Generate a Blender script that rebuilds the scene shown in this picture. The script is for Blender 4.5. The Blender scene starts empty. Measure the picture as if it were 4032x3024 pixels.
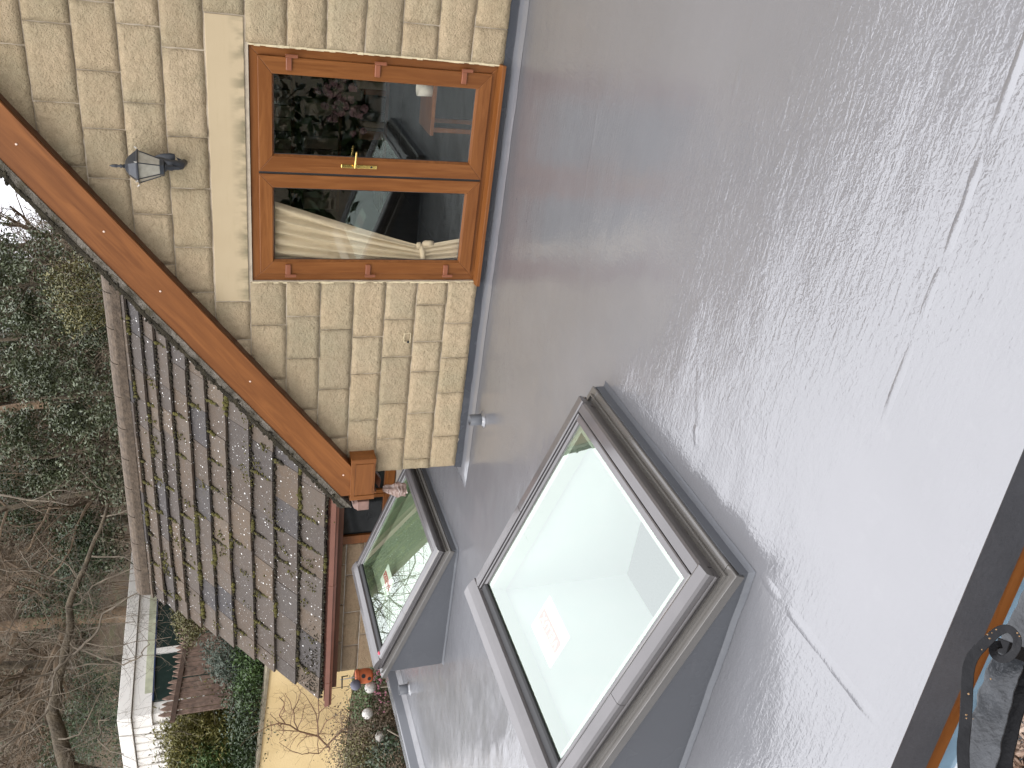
import bpy, bmesh, math, random
from mathutils import Vector, Matrix, noise
R = math.radians
rnd = random.Random(7)
S = bpy.context.scene
C = S.collection

# ------------------------------------------------------------------ camera
CAM = Vector((2.422, -5.520, 1.924))
AX_R = Vector((0.8629, 0.5033, -0.0420))     # to the right in the upright scene
AX_D = Vector((0.1318, -0.3050, -0.9432))    # downwards
AX_F = Vector((-0.4875, 0.8085, -0.3299))    # view direction
AX_F.normalize(); AX_R = (AX_R - AX_R.dot(AX_F)*AX_F).normalized(); AX_D = AX_F.cross(AX_R)
cd = bpy.data.cameras.new('camera'); cam = bpy.data.objects.new('camera', cd); C.objects.link(cam)
# the phone was held on its side: the picture's right is the world's down
m3 = Matrix((AX_D, AX_R, -AX_F)).transposed()
cam.matrix_world = Matrix.Translation(CAM) @ m3.to_4x4()
FPX = 3330.0
cd.sensor_width = 36; cd.lens = FPX/4032*36; cd.clip_start = .05; cd.clip_end = 600
S.camera = cam

def ray(px, py):
    d = AX_R*((3024-py-1512)/FPX) + AX_D*((px-2016)/FPX) + AX_F
    return d
def at(px, py, axis, val):
    d = ray(px, py); i = 'xyz'.index(axis)
    return CAM + d*((val-CAM[i])/d[i])
def atd(px, py, dist):
    return CAM + ray(px, py).normalized()*dist

# ------------------------------------------------------------------ world and sun
W = bpy.data.worlds.new('World'); S.world = W; W.use_nodes = True
nt = W.node_tree; nt.nodes.clear()
def wn(t, **k):
    n = nt.nodes.new(t)
    for a, b in k.items(): setattr(n, a, b)
    return n
SUN_EL, SUN_ROT = R(48), R(200)
sky = wn('ShaderNodeTexSky', sky_type='NISHITA', sun_disc=False, sun_elevation=SUN_EL, sun_rotation=SUN_ROT)
hs = wn('ShaderNodeHueSaturation'); hs.inputs['Saturation'].default_value = .22; hs.inputs['Value'].default_value = 1.0
tc = wn('ShaderNodeTexCoord'); cl = wn('ShaderNodeTexNoise'); cl.inputs['Scale'].default_value = 1.6; cl.inputs['Detail'].default_value = 4
cr = wn('ShaderNodeMapRange'); cr.inputs[3].default_value = .90; cr.inputs[4].default_value = 1.10
ov = wn('ShaderNodeVectorMath', operation='SCALE'); ov.inputs[0].default_value = (32.0, 32.2, 34.0)
mixs = wn('ShaderNodeMix', data_type='RGBA'); mixs.inputs[0].default_value = .92
bg = wn('ShaderNodeBackground'); bg.inputs['Strength'].default_value = .12
wo = wn('ShaderNodeOutputWorld')
L = nt.links.new
L(sky.outputs[0], hs.inputs['Color']); L(tc.outputs['Generated'], cl.inputs['Vector']); L(cl.outputs[0], cr.inputs[0])
sz_ = wn('ShaderNodeSeparateXYZ'); L(tc.outputs['Generated'], sz_.inputs[0])
ci = wn('ShaderNodeMapRange'); ci.inputs[3].default_value = .36; ci.inputs[4].default_value = 1.0   # overcast: zenith about 3x the horizon
L(sz_.outputs['Z'], ci.inputs[0]); cm = wn('ShaderNodeMath', operation='MULTIPLY'); L(cr.outputs[0], cm.inputs[0]); L(ci.outputs[0], cm.inputs[1]); L(cm.outputs[0], ov.inputs['Scale']); L(hs.outputs[0], mixs.inputs[6]); L(ov.outputs[0], mixs.inputs[7])
L(mixs.outputs[2], bg.inputs['Color']); L(bg.outputs[0], wo.inputs['Surface'])
sl = bpy.data.lights.new('sun', 'SUN'); sl.energy = .8; sl.angle = R(25); sl.color = (1, .96, .9)
sun = bpy.data.objects.new('sun', sl); C.objects.link(sun)
sd = Vector((math.sin(SUN_ROT)*math.cos(SUN_EL), math.cos(SUN_ROT)*math.cos(SUN_EL), math.sin(SUN_EL)))
sun.rotation_euler = sd.to_track_quat('Z', 'Y').to_euler()
S.view_settings.view_transform = 'Standard'; S.view_settings.look = 'None'
S.view_settings.exposure = 0.0; S.view_settings.gamma = 1
S.render.engine = 'CYCLES'
S.cycles.max_bounces = 8; S.cycles.transparent_max_bounces = 12

# ------------------------------------------------------------------ helpers
WL = {}     # world location of every object made here
def link(o, world, parent=None):
    C.objects.link(o); WL[o] = Vector(world)
    if parent is not None:
        o.parent = parent; o.location = Vector(world) - WL[parent]
    else: o.location = world
    return o
def tag(o, label=None, cat=None, group=None, kind=None):
    if label: o['label'] = label
    if cat: o['category'] = cat
    if group: o['group'] = group
    if kind: o['kind'] = kind
    return o
def thing(name, label, cat, loc, group=None):
    o = bpy.data.objects.new(name, None); o.empty_display_size = .1
    link(o, loc); return tag(o, label, cat, group)
class MB:
    def __init__(s): s.v = []; s.f = []
    def add(s, vs, fs):
        n = len(s.v); s.v += [Vector(v) for v in vs]; s.f += [tuple(i+n for i in f) for f in fs]; return s
    def box(s, a, b):
        (x0, y0, z0), (x1, y1, z1) = a, b
        return s.add([(x0,y0,z0),(x1,y0,z0),(x1,y1,z0),(x0,y1,z0),(x0,y0,z1),(x1,y0,z1),(x1,y1,z1),(x0,y1,z1)],
                     [(0,3,2,1),(4,5,6,7),(0,1,5,4),(1,2,6,5),(2,3,7,6),(3,0,4,7)])
    def hexa(s, p):     # 4 bottom points, 4 top points
        return s.add(p, [(0,3,2,1),(4,5,6,7),(0,1,5,4),(1,2,6,5),(2,3,7,6),(3,0,4,7)])
    def sweep(s, ring, path_a, path_b):     # ring: list of offset vectors, two end points, capped
        n = len(ring); a = [Vector(path_a)+r for r in ring]; b = [Vector(path_b)+r for r in ring]
        s.add(a+b, [(i, (i+1) % n, n+(i+1) % n, n+i) for i in range(n)] + [tuple(range(n-1, -1, -1)), tuple(range(n, 2*n))]); return s
    def tube(s, pts, rad, sides=6, cap=True):
        pts = [Vector(p) for p in pts]; n0 = len(s.v); k = len(pts)
        prev = None
        for i, p in enumerate(pts):
            t = (pts[min(i+1, k-1)] - pts[max(i-1, 0)])
            if t.length < 1e-9: t = Vector((0, 0, 1))
            t.normalize()
            if prev is None:
                u = t.orthogonal().normalized()
            else:
                u = prev - prev.dot(t)*t
                u = u.normalized() if u.length > 1e-6 else t.orthogonal().normalized()
            prev = u; w = t.cross(u)
            r = rad[i] if isinstance(rad, (list, tuple)) else rad
            for j in range(sides):
                a = 2*math.pi*j/sides; s.v.append(p + (u*math.cos(a) + w*math.sin(a))*r)
        for i in range(k-1):
            for j in range(sides):
                a = n0+i*sides+j; b = n0+i*sides+(j+1) % sides; s.f.append((a, b, b+sides, a+sides))
        if cap and sides > 2:
            s.f.append(tuple(n0+j for j in range(sides-1, -1, -1))); s.f.append(tuple(n0+(k-1)*sides+j for j in range(sides)))
        return s
    def lathe(s, c, prof, sides=16, cap=True):      # prof: (r, z)
        n0 = len(s.v); c = Vector(c)
        for r, z in prof:
            for j in range(sides):
                a = 2*math.pi*j/sides; s.v.append(c+Vector((r*math.cos(a), r*math.sin(a), z)))
        for i in range(len(prof)-1):
            for j in range(sides):
                a = n0+i*sides+j; b = n0+i*sides+(j+1) % sides; s.f.append((a, b, b+sides, a+sides))
        if cap:
            s.f.append(tuple(n0+j for j in range(sides-1, -1, -1))); s.f.append(tuple(n0+(len(prof)-1)*sides+j for j in range(sides)))
        return s
    def blob(s, c, r, sq=(1, 1, 1), seed=0, nz=.25, seg=(6, 4)):
        c = Vector(c); A, B = seg; n0 = len(s.v)
        s.v.append(c+Vector((0, 0, r*sq[2])))
        for i in range(1, B):
            t = math.pi*i/B
            for j in range(A):
                a = 2*math.pi*(j+.5*(i % 2))/A
                d = Vector((math.sin(t)*math.cos(a)*sq[0], math.sin(t)*math.sin(a)*sq[1], math.cos(t)*sq[2]))
                s.v.append(c+d*r*(1+nz*(rnd.random()*2-1)))
        s.v.append(c-Vector((0, 0, r*sq[2])))
        for j in range(A): s.f.append((n0, n0+1+j, n0+1+(j+1) % A))
        for i in range(B-2):
            for j in range(A):
                a = n0+1+i*A+j; b = n0+1+i*A+(j+1) % A; s.f.append((a, a+A, b+A, b))
        e = n0+1+(B-1)*A
        for j in range(A): s.f.append((e, e-A+(j+1) % A, e-A+j))
        return s
    def build(s, name, mat, parent=None, smooth=False, bevel=0, origin=None, fix=False, angle=None):
        vs = s.v
        if origin is None:
            lo = [min(v[i] for v in vs) for i in range(3)]; hi = [max(v[i] for v in vs) for i in range(3)]
            origin = Vector(((lo[0]+hi[0])/2, (lo[1]+hi[1])/2, lo[2]))
        origin = Vector(origin)
        me = bpy.data.meshes.new(name); me.from_pydata([v-origin for v in vs], [], s.f); me.update()
        if fix:
            bm = bmesh.new(); bm.from_mesh(me); bmesh.ops.recalc_face_normals(bm, faces=bm.faces); bm.to_mesh(me); bm.free()
        if mat is not None: me.materials.append(mat)
        if smooth:
            me.polygons.foreach_set('use_smooth', [True]*len(me.polygons))
        o = bpy.data.objects.new(name, me); link(o, origin, parent)
        if bevel:
            b = o.modifiers.new('bevel', 'BEVEL'); b.width = bevel; b.segments = 2; b.limit_method = 'ANGLE'; b.angle_limit = R(40)
        return o

# ------------------------------------------------------------------ materials
def mat(name):
    m = bpy.data.materials.new(name); m.use_nodes = True; t = m.node_tree; t.nodes.clear()
    o = t.nodes.new('ShaderNodeOutputMaterial'); b = t.nodes.new('ShaderNodeBsdfPrincipled'); t.links.new(b.outputs[0], o.inputs[0])
    return m, t, b, o
class N:
    """small wrapper: n = N(tree); n('TexNoise', Scale=4) -> node"""
    def __init__(s, t): s.t = t
    def __call__(s, typ, inp=None, **k):
        n = s.t.nodes.new('ShaderNode'+typ)
        for a, b in k.items(): setattr(n, a, b)
        for a, b in (inp or {}).items():
            if hasattr(b, 'is_output') and b.is_output: s.t.links.new(b, n.inputs[a])
            else: n.inputs[a].default_value = b
        return n
    def noise(s, vec, scale, detail=4, rough=.55, dist=0):
        return s('TexNoise', {'Vector': vec, 'Scale': scale, 'Detail': detail, 'Roughness': rough, 'Distortion': dist}).outputs[0]
    def ramp(s, fac, stops):
        n = s('ValToRGB', {'Fac': fac}); e = n.color_ramp.elements
        while len(e) < len(stops): e.new(.5)
        for i, (p, c) in enumerate(stops):
            e[i].position = p; e[i].color = (c, c, c, 1) if isinstance(c, (int, float)) else (*c, 1)
        return n.outputs[0]
    def mix(s, fac, a, b, blend='MIX'):
        n = s('Mix', data_type='RGBA', blend_type=blend)
        for i, v in ((0, fac), (6, a), (7, b)):
            if hasattr(v, 'is_output'): s.t.links.new(v, n.inputs[i])
            else: n.inputs[i].default_value = v if (i == 0 or len(v) == 4) else (*v, 1)
        return n.outputs[2]
    def math(s, op, a, b=0.0, c=None):
        n = s('Math', operation=op)
        for i, v in ((0, a), (1, b), (2, c)):
            if v is None: continue
            if hasattr(v, 'is_output'): s.t.links.new(v, n.inputs[i])
            else: n.inputs[i].default_value = v
        return n.outputs[0]
    def bump(s, h, strength, dist, normal=None):
        d = {'Height': h, 'Strength': strength, 'Distance': dist}
        if normal is not None: d['Normal'] = normal
        return s('Bump', d).outputs[0]
    def pos(s, scale=(1, 1, 1), rot=(0, 0, 0)):
        g = s('NewGeometry')
        return s('Mapping', {'Vector': g.outputs['Position'], 'Scale': scale, 'Rotation': rot}).outputs[0]
    def rand(s): return s('ObjectInfo').outputs['Random']
def plain(name, col, rough=.6, metal=0, var=.12, vscale=8, bump=0, bscale=60, coat=0, spec=.5):
    m, t, b, o = mat(name); n = N(t); p = n.pos()
    f = n.noise(p, vscale, 5)
    c = n.mix(n.ramp(f, [(.3, 0.), (.7, 1.)]), tuple(x*(1-var) for x in col), tuple(min(1, x*(1+var)) for x in col))
    t.links.new(c, b.inputs['Base Color']); b.inputs['Roughness'].default_value = rough; b.inputs['Metallic'].default_value = metal
    b.inputs['Coat Weight'].default_value = coat; b.inputs['Specular IOR Level'].default_value = spec
    if bump: t.links.new(n.bump(n.noise(p, bscale, 4), 1, bump), b.inputs['Normal'])
    return m

def stone_mat(name, tint=(1, 1, 1), smooth=False):
    m, t, b, o = mat(name); n = N(t); p = n.pos(); r = n.rand()
    base = n.ramp(r, [(0, (.45, .347, .215)), (.35, (.52, .408, .265)), (.7, (.485, .373, .235)), (1, (.395, .318, .208))])
    big = n.noise(p, 3.2, 4); mid = n.noise(p, 22, 6, .6)
    c = n.mix(n.ramp(big, [(.42, 0.), (.68, .55)]), base, (.37, .325, .21))
    c = n.mix(n.ramp(mid, [(.30, .35), (.55, 0.)]), c, (.28, .215, .12))
    fine = n.noise(p, 140, 3)
    c = n.mix(n.ramp(fine, [(.3, .30), (.5, 0.)]), c, (.20, .155, .09))
    c = n.mix(n.ramp(fine, [(.62, 0.), (.8, .30)]), c, (.58, .50, .35))
    c = n.mix(1.0, c, (*tint, 1), 'MULTIPLY')
    t.links.new(c, b.inputs['Base Color']); b.inputs['Roughness'].default_value = .93; b.inputs['Specular IOR Level'].default_value = .25
    if smooth:
        t.links.new(n.bump(n.noise(p, 150, 4), .5, .0012), b.inputs['Normal'])
    else:
        h1 = n.noise(p, 34, 8, .66, .15); h2 = n.noise(p, 120, 5, .65, .1)
        nb = n.bump(h2, 1, .006, n.bump(h1, 1, .022))
        t.links.new(nb, b.inputs['Normal'])
    return m
M_stone = stone_mat('gritstone_rock_face')
M_stone2 = stone_mat('older_grey_gritstone', (.66, .60, .58))
def lintel_mat():
    m, t, b, o = mat('sawn_sandstone'); n = N(t); p = n.pos()
    c = n.mix(n.ramp(n.noise(p, 2.2, 4), [(.35, 0.), (.65, 1.)]), (.445, .350, .215), (.475, .378, .237))
    pv = n.pos((3, 1, 30)); c = n.mix(n.ramp(n.noise(pv, 1.4, 3), [(.55, 0.), (.8, .25)]), c, (.37, .29, .155))
    # damp green-black drips under the top edge of the opening
    ps = n.pos((7, 1, 3.0)); st = n.ramp(n.noise(ps, 1.8, 3), [(.42, 0.), (.60, .85)])
    z = n('SeparateXYZ', {'Vector': n.pos()}).outputs['Z']
    st = n.math('MULTIPLY', st, n.ramp(n.math('MULTIPLY_ADD', z, 1.0, -1.68), [(0., 1.), (.10, 0.)]))
    c = n.mix(st, c, (.12, .11, .06))
    t.links.new(c, b.inputs['Base Color']); b.inputs['Roughness'].default_value = .85
    t.links.new(n.bump(n.noise(p, 180, 3), .5, .001), b.inputs['Normal']); return m
M_lintel = lintel_mat()
M_mortar = plain('pale_mortar', (.46, .39, .29), .95, var=.18, vscale=14, bump=.004, bscale=90)
M_mortar2 = plain('greenish_mortar', (.20, .17, .115), .95, var=.35, vscale=6, bump=.006, bscale=60)

def deck_mat(name, col=(.120, .120, .126), ripple=1.0, rough=.012, ior=1.92, cw=1.0):
    m, t, b, o = mat(name); n = N(t); p = n.pos()
    f = n.noise(p, 1.1, 5); c = n.mix(n.ramp(f, [(.35, 0.), (.65, 1.)]), tuple(x*.93 for x in col), tuple(x*1.06 for x in col))
    c = n.mix(n.ramp(n.noise(p, 9, 6, .6), [(.58, 0.), (.75, .12)]), c, (.20, .20, .20))
    t.links.new(c, b.inputs['Base Color'])
    b.inputs['Roughness'].default_value = .5; b.inputs['IOR'].default_value = 1.5
    b.inputs['Coat Weight'].default_value = cw; b.inputs['Coat IOR'].default_value = ior
    t.links.new(n.ramp(n.noise(p, 2.3, 4), [(.35, rough*.3), (.7, rough*1.4)]), b.inputs['Coat Roughness'])
    # long swells, the laminate's fibre bundles and roller texture, all fine relief
    patch = n.ramp(n.noise(n.pos((1, 1, 1)), .8, 3), [(.38, .26), (.58, 1.)])
    swell = n.noise(n.pos((1, 1.6, 1)), 1.7, 2)
    brush = n.noise(n.pos((9, 46, 20), (0, 0, R(28))), 1.0, 3, .55, .7)
    brush2 = n.noise(n.pos((40, 12, 20), (0, 0, R(-14))), 1.0, 3, .55, .6)
    rip = n.noise(p, 62, 2, .5, .9)
    h = n.math('ADD', n.math('MULTIPLY', brush, .55), n.math('MULTIPLY', brush2, .35))
    h = n.math('ADD', h, n.math('MULTIPLY', rip, .42)); h = n.math('MULTIPLY', h, patch)
    nb = n.bump(h, 1, .0040*ripple, n.bump(swell, 1, .013))
    t.links.new(nb, b.inputs['Coat Normal']); t.links.new(n.bump(h, 1, .002*ripple), b.inputs['Normal'])
    return m
M_deck = deck_mat('grey_roof_topcoat')
M_trim = deck_mat('grey_topcoat_on_trims', (.10, .104, .112), .9, .08)
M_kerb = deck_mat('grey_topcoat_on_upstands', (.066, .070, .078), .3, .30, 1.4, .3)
M_fascia = plain('shade_darkened_topcoat', (.062, .065, .072), .45, var=.1, bump=.002, bscale=45)  # shade on the vertical drip edge is put into this darker colour

def wood(name, rot, light=(.25, .093, .027), dark=(.15, .049, .013), gloss=.32, sc=1.0):
    m, t, b, o = mat(name); n = N(t)
    v = n('Mapping', {'Vector': n('NewGeometry').outputs['Position'], 'Rotation': rot}).outputs[0]
    v = n('Mapping', {'Vector': v, 'Scale': (2.2*sc, 26*sc, 26*sc)}).outputs[0]
    g = n.noise(v, 1.0, 5, .6, 1.1); g2 = n.noise(n('Mapping', {'Vector': v, 'Scale': (.5, .35, .35)}).outputs[0], 1.0, 3)
    c = n.mix(n.ramp(g, [(.32, 0.), (.66, 1.)]), dark, light)
    c = n.mix(n.ramp(g2, [(.4, 0.), (.62, .55)]), c, dark)
    c = n.mix(n.rand(), c, n.mix(1.0, c, (.86, .84, .82, 1), 'MULTIPLY'))
    t.links.new(c, b.inputs['Base Color']); b.inputs['Roughness'].default_value = gloss; b.inputs['Specular IOR Level'].default_value = .28
    t.links.new(n.bump(g, 1, .0006), b.inputs['Normal']); return m
RAKE = math.atan(.765)
M_barge = wood('golden_oak_foil_raked', (0, RAKE, 0), (.255, .094, .025), (.155, .053, .013), .42, .8)
M_oakH = wood('golden_oak_foil', (0, 0, 0), (.25, .096, .027), (.155, .053, .013))
M_oakV = wood('golden_oak_foil_upright', (0, R(90), 0), (.25, .096, .027), (.155, .053, .013))
M_oakdark = wood('dark_brown_board', (0, 0, 0), (.13, .045, .02), (.07, .024, .01))
M_gutter = plain('brown_plastic_gutter', (.165, .066, .042), .38, var=.12, vscale=5)
M_brown = plain('dull_brown_plastic', (.22, .13, .10), .5, var=.2, vscale=20)
M_hinge = plain('brown_hinge_cover', (.22, .075, .035), .35)
M_brass = plain('polished_brass', (.72, .50, .16), .18, 1.0, var=.05)
M_dot = plain('pale_nail_cap', (.80, .62, .50), .4)
M_foam = plain('pale_sealant', (.58, .49, .31), .8, bump=.006, bscale=70)

def tile_mat():
    m, t, b, o = mat('weathered_concrete_tile'); n = N(t); p = n.pos(); r = n.rand()
    c = n.ramp(r, [(0, (.086, .059, .037)), (.25, (.050, .041, .035)), (.42, (.040, .038, .040)), (.62, (.098, .069, .044)), (.8, (.043, .039, .038)), (1, (.112, .082, .055))])
    c = n.mix(n.ramp(n.noise(p, 9, 6, .65), [(.35, .4), (.6, 0.)]), c, (.075, .066, .058))
    c = n.mix(n.ramp(n.noise(p, 60, 5, .65), [(.45, 0.), (.75, .45)]), c, (.115, .090, .068))
    c = n.mix(n.ramp(n.noise(p, 16, 5, .7), [(.58, 0.), (.68, .5)]), c, (.055, .048, .03))
    # lichen spots
    for sc, th, amt in ((15, .20, .95), (31, .25, .9), (52, .22, .6)):
        vo = n('TexVoronoi', {'Vector': p, 'Scale': sc, 'Randomness': 1.0}); d = vo.outputs['Distance']
        sel = n('SeparateColor', {'Color': vo.outputs['Color']}).outputs[0]
        sz = n.math('MULTIPLY', n.ramp(sel, [(.48, 0.), (1., 1.)]), th)
        spot = n.math('LESS_THAN', n.math('ADD', d, n.math('MULTIPLY', n.noise(p, 90, 2), .08)), sz)
        c = n.mix(n.math('MULTIPLY', spot, amt), c, (.72, .71, .68))
    t.links.new(c, b.inputs['Base Color']); b.inputs['Roughness'].default_value = .8; b.inputs['Specular IOR Level'].default_value = .3
    t.links.new(n.bump(n.noise(p, 75, 6, .65), 1, .006, n.bump(n.noise(p, 14, 4), 1, .012)), b.inputs['Normal']); return m
M_tile = tile_mat()
M_tile_dark = plain('tile_underlay', (.03, .027, .024), .9)
M_moss = plain('olive_moss', (.075, .066, .014), 1, var=.55, vscale=12, bump=.012, bscale=110)
M_mossd = plain('dark_moss', (.030, .024, .012), 1, var=.5, vscale=14, bump=.012, bscale=110)
def verge_mat():
    m, t, b, o = mat('mossy_verge_mortar'); n = N(t); p = n.pos()
    c = n.mix(n.ramp(n.noise(p, 7, 6, .65), [(.38, 0.), (.62, 1.)]), (.055, .046, .030), (.215, .19, .155))
    c = n.mix(n.ramp(n.noise(p, 22, 5, .7), [(.52, 0.), (.66, .85)]), c, (.07, .058, .03))
    t.links.new(c, b.inputs['Base Color']); b.inputs['Roughness'].default_value = .95
    t.links.new(n.bump(n.noise(p, 40, 6, .7), 1, .02), b.inputs['Normal']); return m
M_verge = verge_mat()

def alu(name, col, rough=.35):
    m, t, b, o = mat(name); n = N(t); p = n.pos()
    c = n.mix(n.ramp(n.noise(p, 5, 4), [(.35, 0.), (.7, 1.)]), tuple(x*.9 for x in col), tuple(x*1.1 for x in col))
    c = n.mix(n.ramp(n.noise(p, 30, 5, .7), [(.62, 0.), (.8, .12)]), c, (.3, .28, .25))
    t.links.new(c, b.inputs['Base Color']); b.inputs['Roughness'].default_value = rough; b.inputs['Specular IOR Level'].default_value = .3; b.inputs['Coat Weight'].default_value = 1; b.inputs['Coat Roughness'].default_value = .10; b.inputs['Coat IOR'].default_value = 1.52
    return m
M_alu = alu('grey_brown_cladding', (.082, .075, .074), .4)
M_alu2 = alu('flashing_cladding', (.090, .083, .074), .45)
M_black = plain('black_rubber_seal', (.012, .012, .012), .5)
M_steel = plain('bright_clip', (.6, .6, .6), .3, 1)

def glass(name, refl, tint, ior_extra=0.0, bump=0):
    m, t, b, o = mat(name); t.nodes.remove(b); n = N(t)
    tr = n('BsdfTransparent', {'Color': (*tint, 1)}); gl = n('BsdfGlossy', {'Roughness': .0, 'Color': (.93, 1.0, .95, 1)})
    fr = n('Fresnel', {'IOR': 1.52}); f = n.math('MULTIPLY_ADD', fr.outputs[0], 1.7-ior_extra, refl)
    f = n.math('MULTIPLY', n.math('MINIMUM', f, 1.0), n.math('SUBTRACT', 1.0, n('NewGeometry').outputs['Backfacing']))
    if bump:
        nb = n.bump(n.noise(n.pos(), .9, 2), 1, bump); t.links.new(nb, gl.inputs['Normal'])
    mx = n('MixShader', {0: f, 1: tr.outputs[0], 2: gl.outputs[0]}); t.links.new(mx.outputs[0], o.inputs[0]); return m
M_skyglass = glass('solar_control_glass', .15, (.90, .935, .885))
M_doorglass = glass('double_glazing', .055, (.97, .95, .90), ior_extra=.5, bump=.002)
M_darkpane = plain('dark_reflecting_pane', (.012, .013, .012), .08, var=.5, vscale=6, spec=.25)
M_lampglass = plain('frosted_lamp_glass', (.36, .34, .28), .25, var=.15, vscale=30)

M_white = plain('white_paint', (.74, .75, .73), .6, var=.05)
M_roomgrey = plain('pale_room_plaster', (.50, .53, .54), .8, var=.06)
M_shaft = plain('dimmed_shaft_lining', (.30, .33, .29), .7, var=.1)  # dimness inside the far skylight is put into this darker lining colour
M_dark = plain('dark_interior', (.030, .026, .026), .8, var=.3)
M_black_iron = plain('black_gloss_iron', (.012, .012, .013), .33, var=.3, vscale=20, bump=.003, bscale=50, coat=.0, spec=.12)
M_lamp = plain('black_lamp_paint', (.03, .034, .04), .32, var=.3, vscale=30)
M_lampworn = plain('chipped_paint', (.55, .53, .48), .5)
M_bulb = plain('cream_lamp_holder', (.75, .70, .52), .5)

# ================================================================== TERRAIN
def wall_line_y(x): return 5.21
def wall_top(x): return 1.30 + .0815*max(-3.76, min(24.3, -9.66-x))
def sstep(a, b, x):
    t = min(1, max(0, (x-a)/(b-a))); return t*t*(3-2*t)
def ground_z(x, y):
    low = -1.25 if y > 0 else -1.25 - 1.4*sstep(0, -4.5, y)
    yl = wall_line_y(x) if x < -6.0 else 4.0
    s = y - yl
    if s < 0: z = low
    else:
        d = max(0, s-5.2); dw = math.hypot(x-CAM.x, y-CAM.y)
        z = wall_top(x)-.12 + .10*min(s, 5.2) + .40*min(d, 26) + .16*max(0, d-26)
        z = wall_top(x)-.12 + (z-wall_top(x)+.12)*(.42+.58*sstep(-.36, -.52, (x-2.4)/max(2, y+5.5))); z += .30*max(0, -x-20)*sstep(0, 6, s)*.5
    z += .10*noise.noise(Vector((x*.5, y*.5, 0))) + (.6*noise.noise(Vector((x*.09, y*.09, 3))) if s > 8 else 0)
    return z
def ground_material():
    m, t, b, o = mat('leaf_litter_and_grass'); n = N(t); p = n.pos()
    c = n.ramp(n.noise(p, 1.3, 8, .65), [(.3, (.04, .028, .016)), (.5, (.08, .054, .030)), (.62, (.06, .06, .022)), (.75, (.13, .09, .05))])
    c = n.mix(n.ramp(n.noise(p, 24, 5, .7), [(.45, 0.), (.7, .6)]), c, (.13, .09, .055))
    t.links.new(c, b.inputs['Base Color']); b.inputs['Roughness'].default_value = 1
    t.links.new(n.bump(n.noise(p, 14, 6, .7), 1, .08), b.inputs['Normal']); return m
M_ground = ground_material()
def axis_steps(lo, hi, fine_lo, fine_hi, fs):
    out = []; v = fine_lo
    while v < fine_hi: out.append(v); v += fs
    out.append(fine_hi); st = fs; v = fine_hi
    while v < hi: st *= 1.22; v += st; out.append(v)
    st = fs; v = fine_lo
    while v > lo: st *= 1.22; v -= st; out.insert(0, v)
    return out
xs = axis_steps(-260, 200, -30, 6, .6); ys = axis_steps(-160, 300, -8, 30, .5)
g = MB(); nx = len(xs)
for y in ys:
    for x in xs: g.v.append(Vector((x, y, ground_z(x, y))))
for j in range(len(ys)-1):
    for i in range(nx-1):
        a = j*nx+i; g.f.append((a, a+1, a+1+nx, a+nx))
tag(g.build('ground', M_ground, smooth=True, origin=(0, 0, 0)), kind='structure')

# ================================================================== FLAT ROOF EXTENSION
def front_y(x): return -4.351 + (x-.265)*.08
SK1 = dict(x=.290, y=-3.479, w=1.336, l=1.374); SK2 = dict(x=-2.496, y=-.113, w=1.336, l=1.437)
TH = .3374
for s in (SK1, SK2):
    s['ux'] = s['x'] - s['l']*math.cos(TH)      # far (high) side
ext = thing('flat_roof_extension', 'single-storey extension with glossy grey flat roof in front of the stone house', 'building', (-1.2, -1.5, -2.6))
def holed(z, xl, xr, ymax_fn, names, m, up=True, sub=1):
    gx = sorted({xl, SK2['ux']+.05, SK2['x']-.05, -1.67, SK1['ux']+.05, SK1['x']-.05, xr})
    gy = [None, SK1['y']+.05, SK1['y']+SK1['w']-.05, SK2['y']+.05, 0.0, SK2['y']+SK2['w']-.05, 1.82]
    mb = MB(); idx = {}
    def V(i, j):
        if (i, j) not in idx:
            x = gx[i]; y = front_y(x) if j == 0 else gy[j]; idx[(i, j)] = len(mb.v); mb.v.append(Vector((x, y, z)))
        return idx[(i, j)]
    for i in range(len(gx)-1):
        for j in range(len(gy)-1):
            xm = (gx[i]+gx[i+1])/2; y0 = -9 if j == 0 else gy[j]; ym = (max(y0, -4.3)+gy[j+1])/2
            if xm > -1.67 and ym > 0: continue
            if any(s['ux'] < xm < s['x'] and s['y'] < ym < s['y']+s['w'] for s in (SK1, SK2)): continue
            q = (V(i, j), V(i+1, j), V(i+1, j+1), V(i, j+1)); mb.f.append(q if up else q[::-1])
    return mb
holed(0, -5.92, 3.9, None, None, M_deck).build('roof_deck', M_deck, ext)
holed(-.32, -5.92, 3.9, None, None, M_roomgrey, up=False).build('ceiling', M_roomgrey, ext)
# seams where laminate sheets overlap: low rounded ridges
def ridge(a, b, w, h, m=M_deck, wav=.004):
    a = Vector(a); b = Vector(b); n = 24; d = (b-a).normalized(); s = Vector((-d.y, d.x, 0)); mb = MB()
    prof = [(-1, 0.), (-.6, .55), (-.2, 1), (.2, 1), (.6, .55), (1, 0.)]
    for i in range(n+1):
        t = i/n; c = a.lerp(b, t) + s*wav*noise.noise(Vector((t*9+a.x, b.y, 1)))
        k = (1-abs(2*t-1)**8)*max(0, .38+.75*noise.noise(Vector((t*9*(b-a).length, a.y*7, 5))))
        for u, hh in prof: mb.v.append(c + s*u*w*.9 + Vector((0, 0, -.0010+h*hh*k*1.15)))
    for i in range(n):
        for j in range(5):
            q = i*6+j; mb.f.append((q, q+6, q+7, q+1))
    return mb.build('lap_seam', m, ext, smooth=True, fix=False)
ridge((2.9, -3.77, 0), (1.15, -3.83, 0), .022, .010)
ridge((.62, -2.93, 0), (.42, -3.02, 0), .03, .006)
ridge((1.15, -2.70, 0), (.40, -3.06, 0), .05, .004)
ridge((.352, -3.56, 0), (.350, -4.30, 0), .034, .010)
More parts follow.
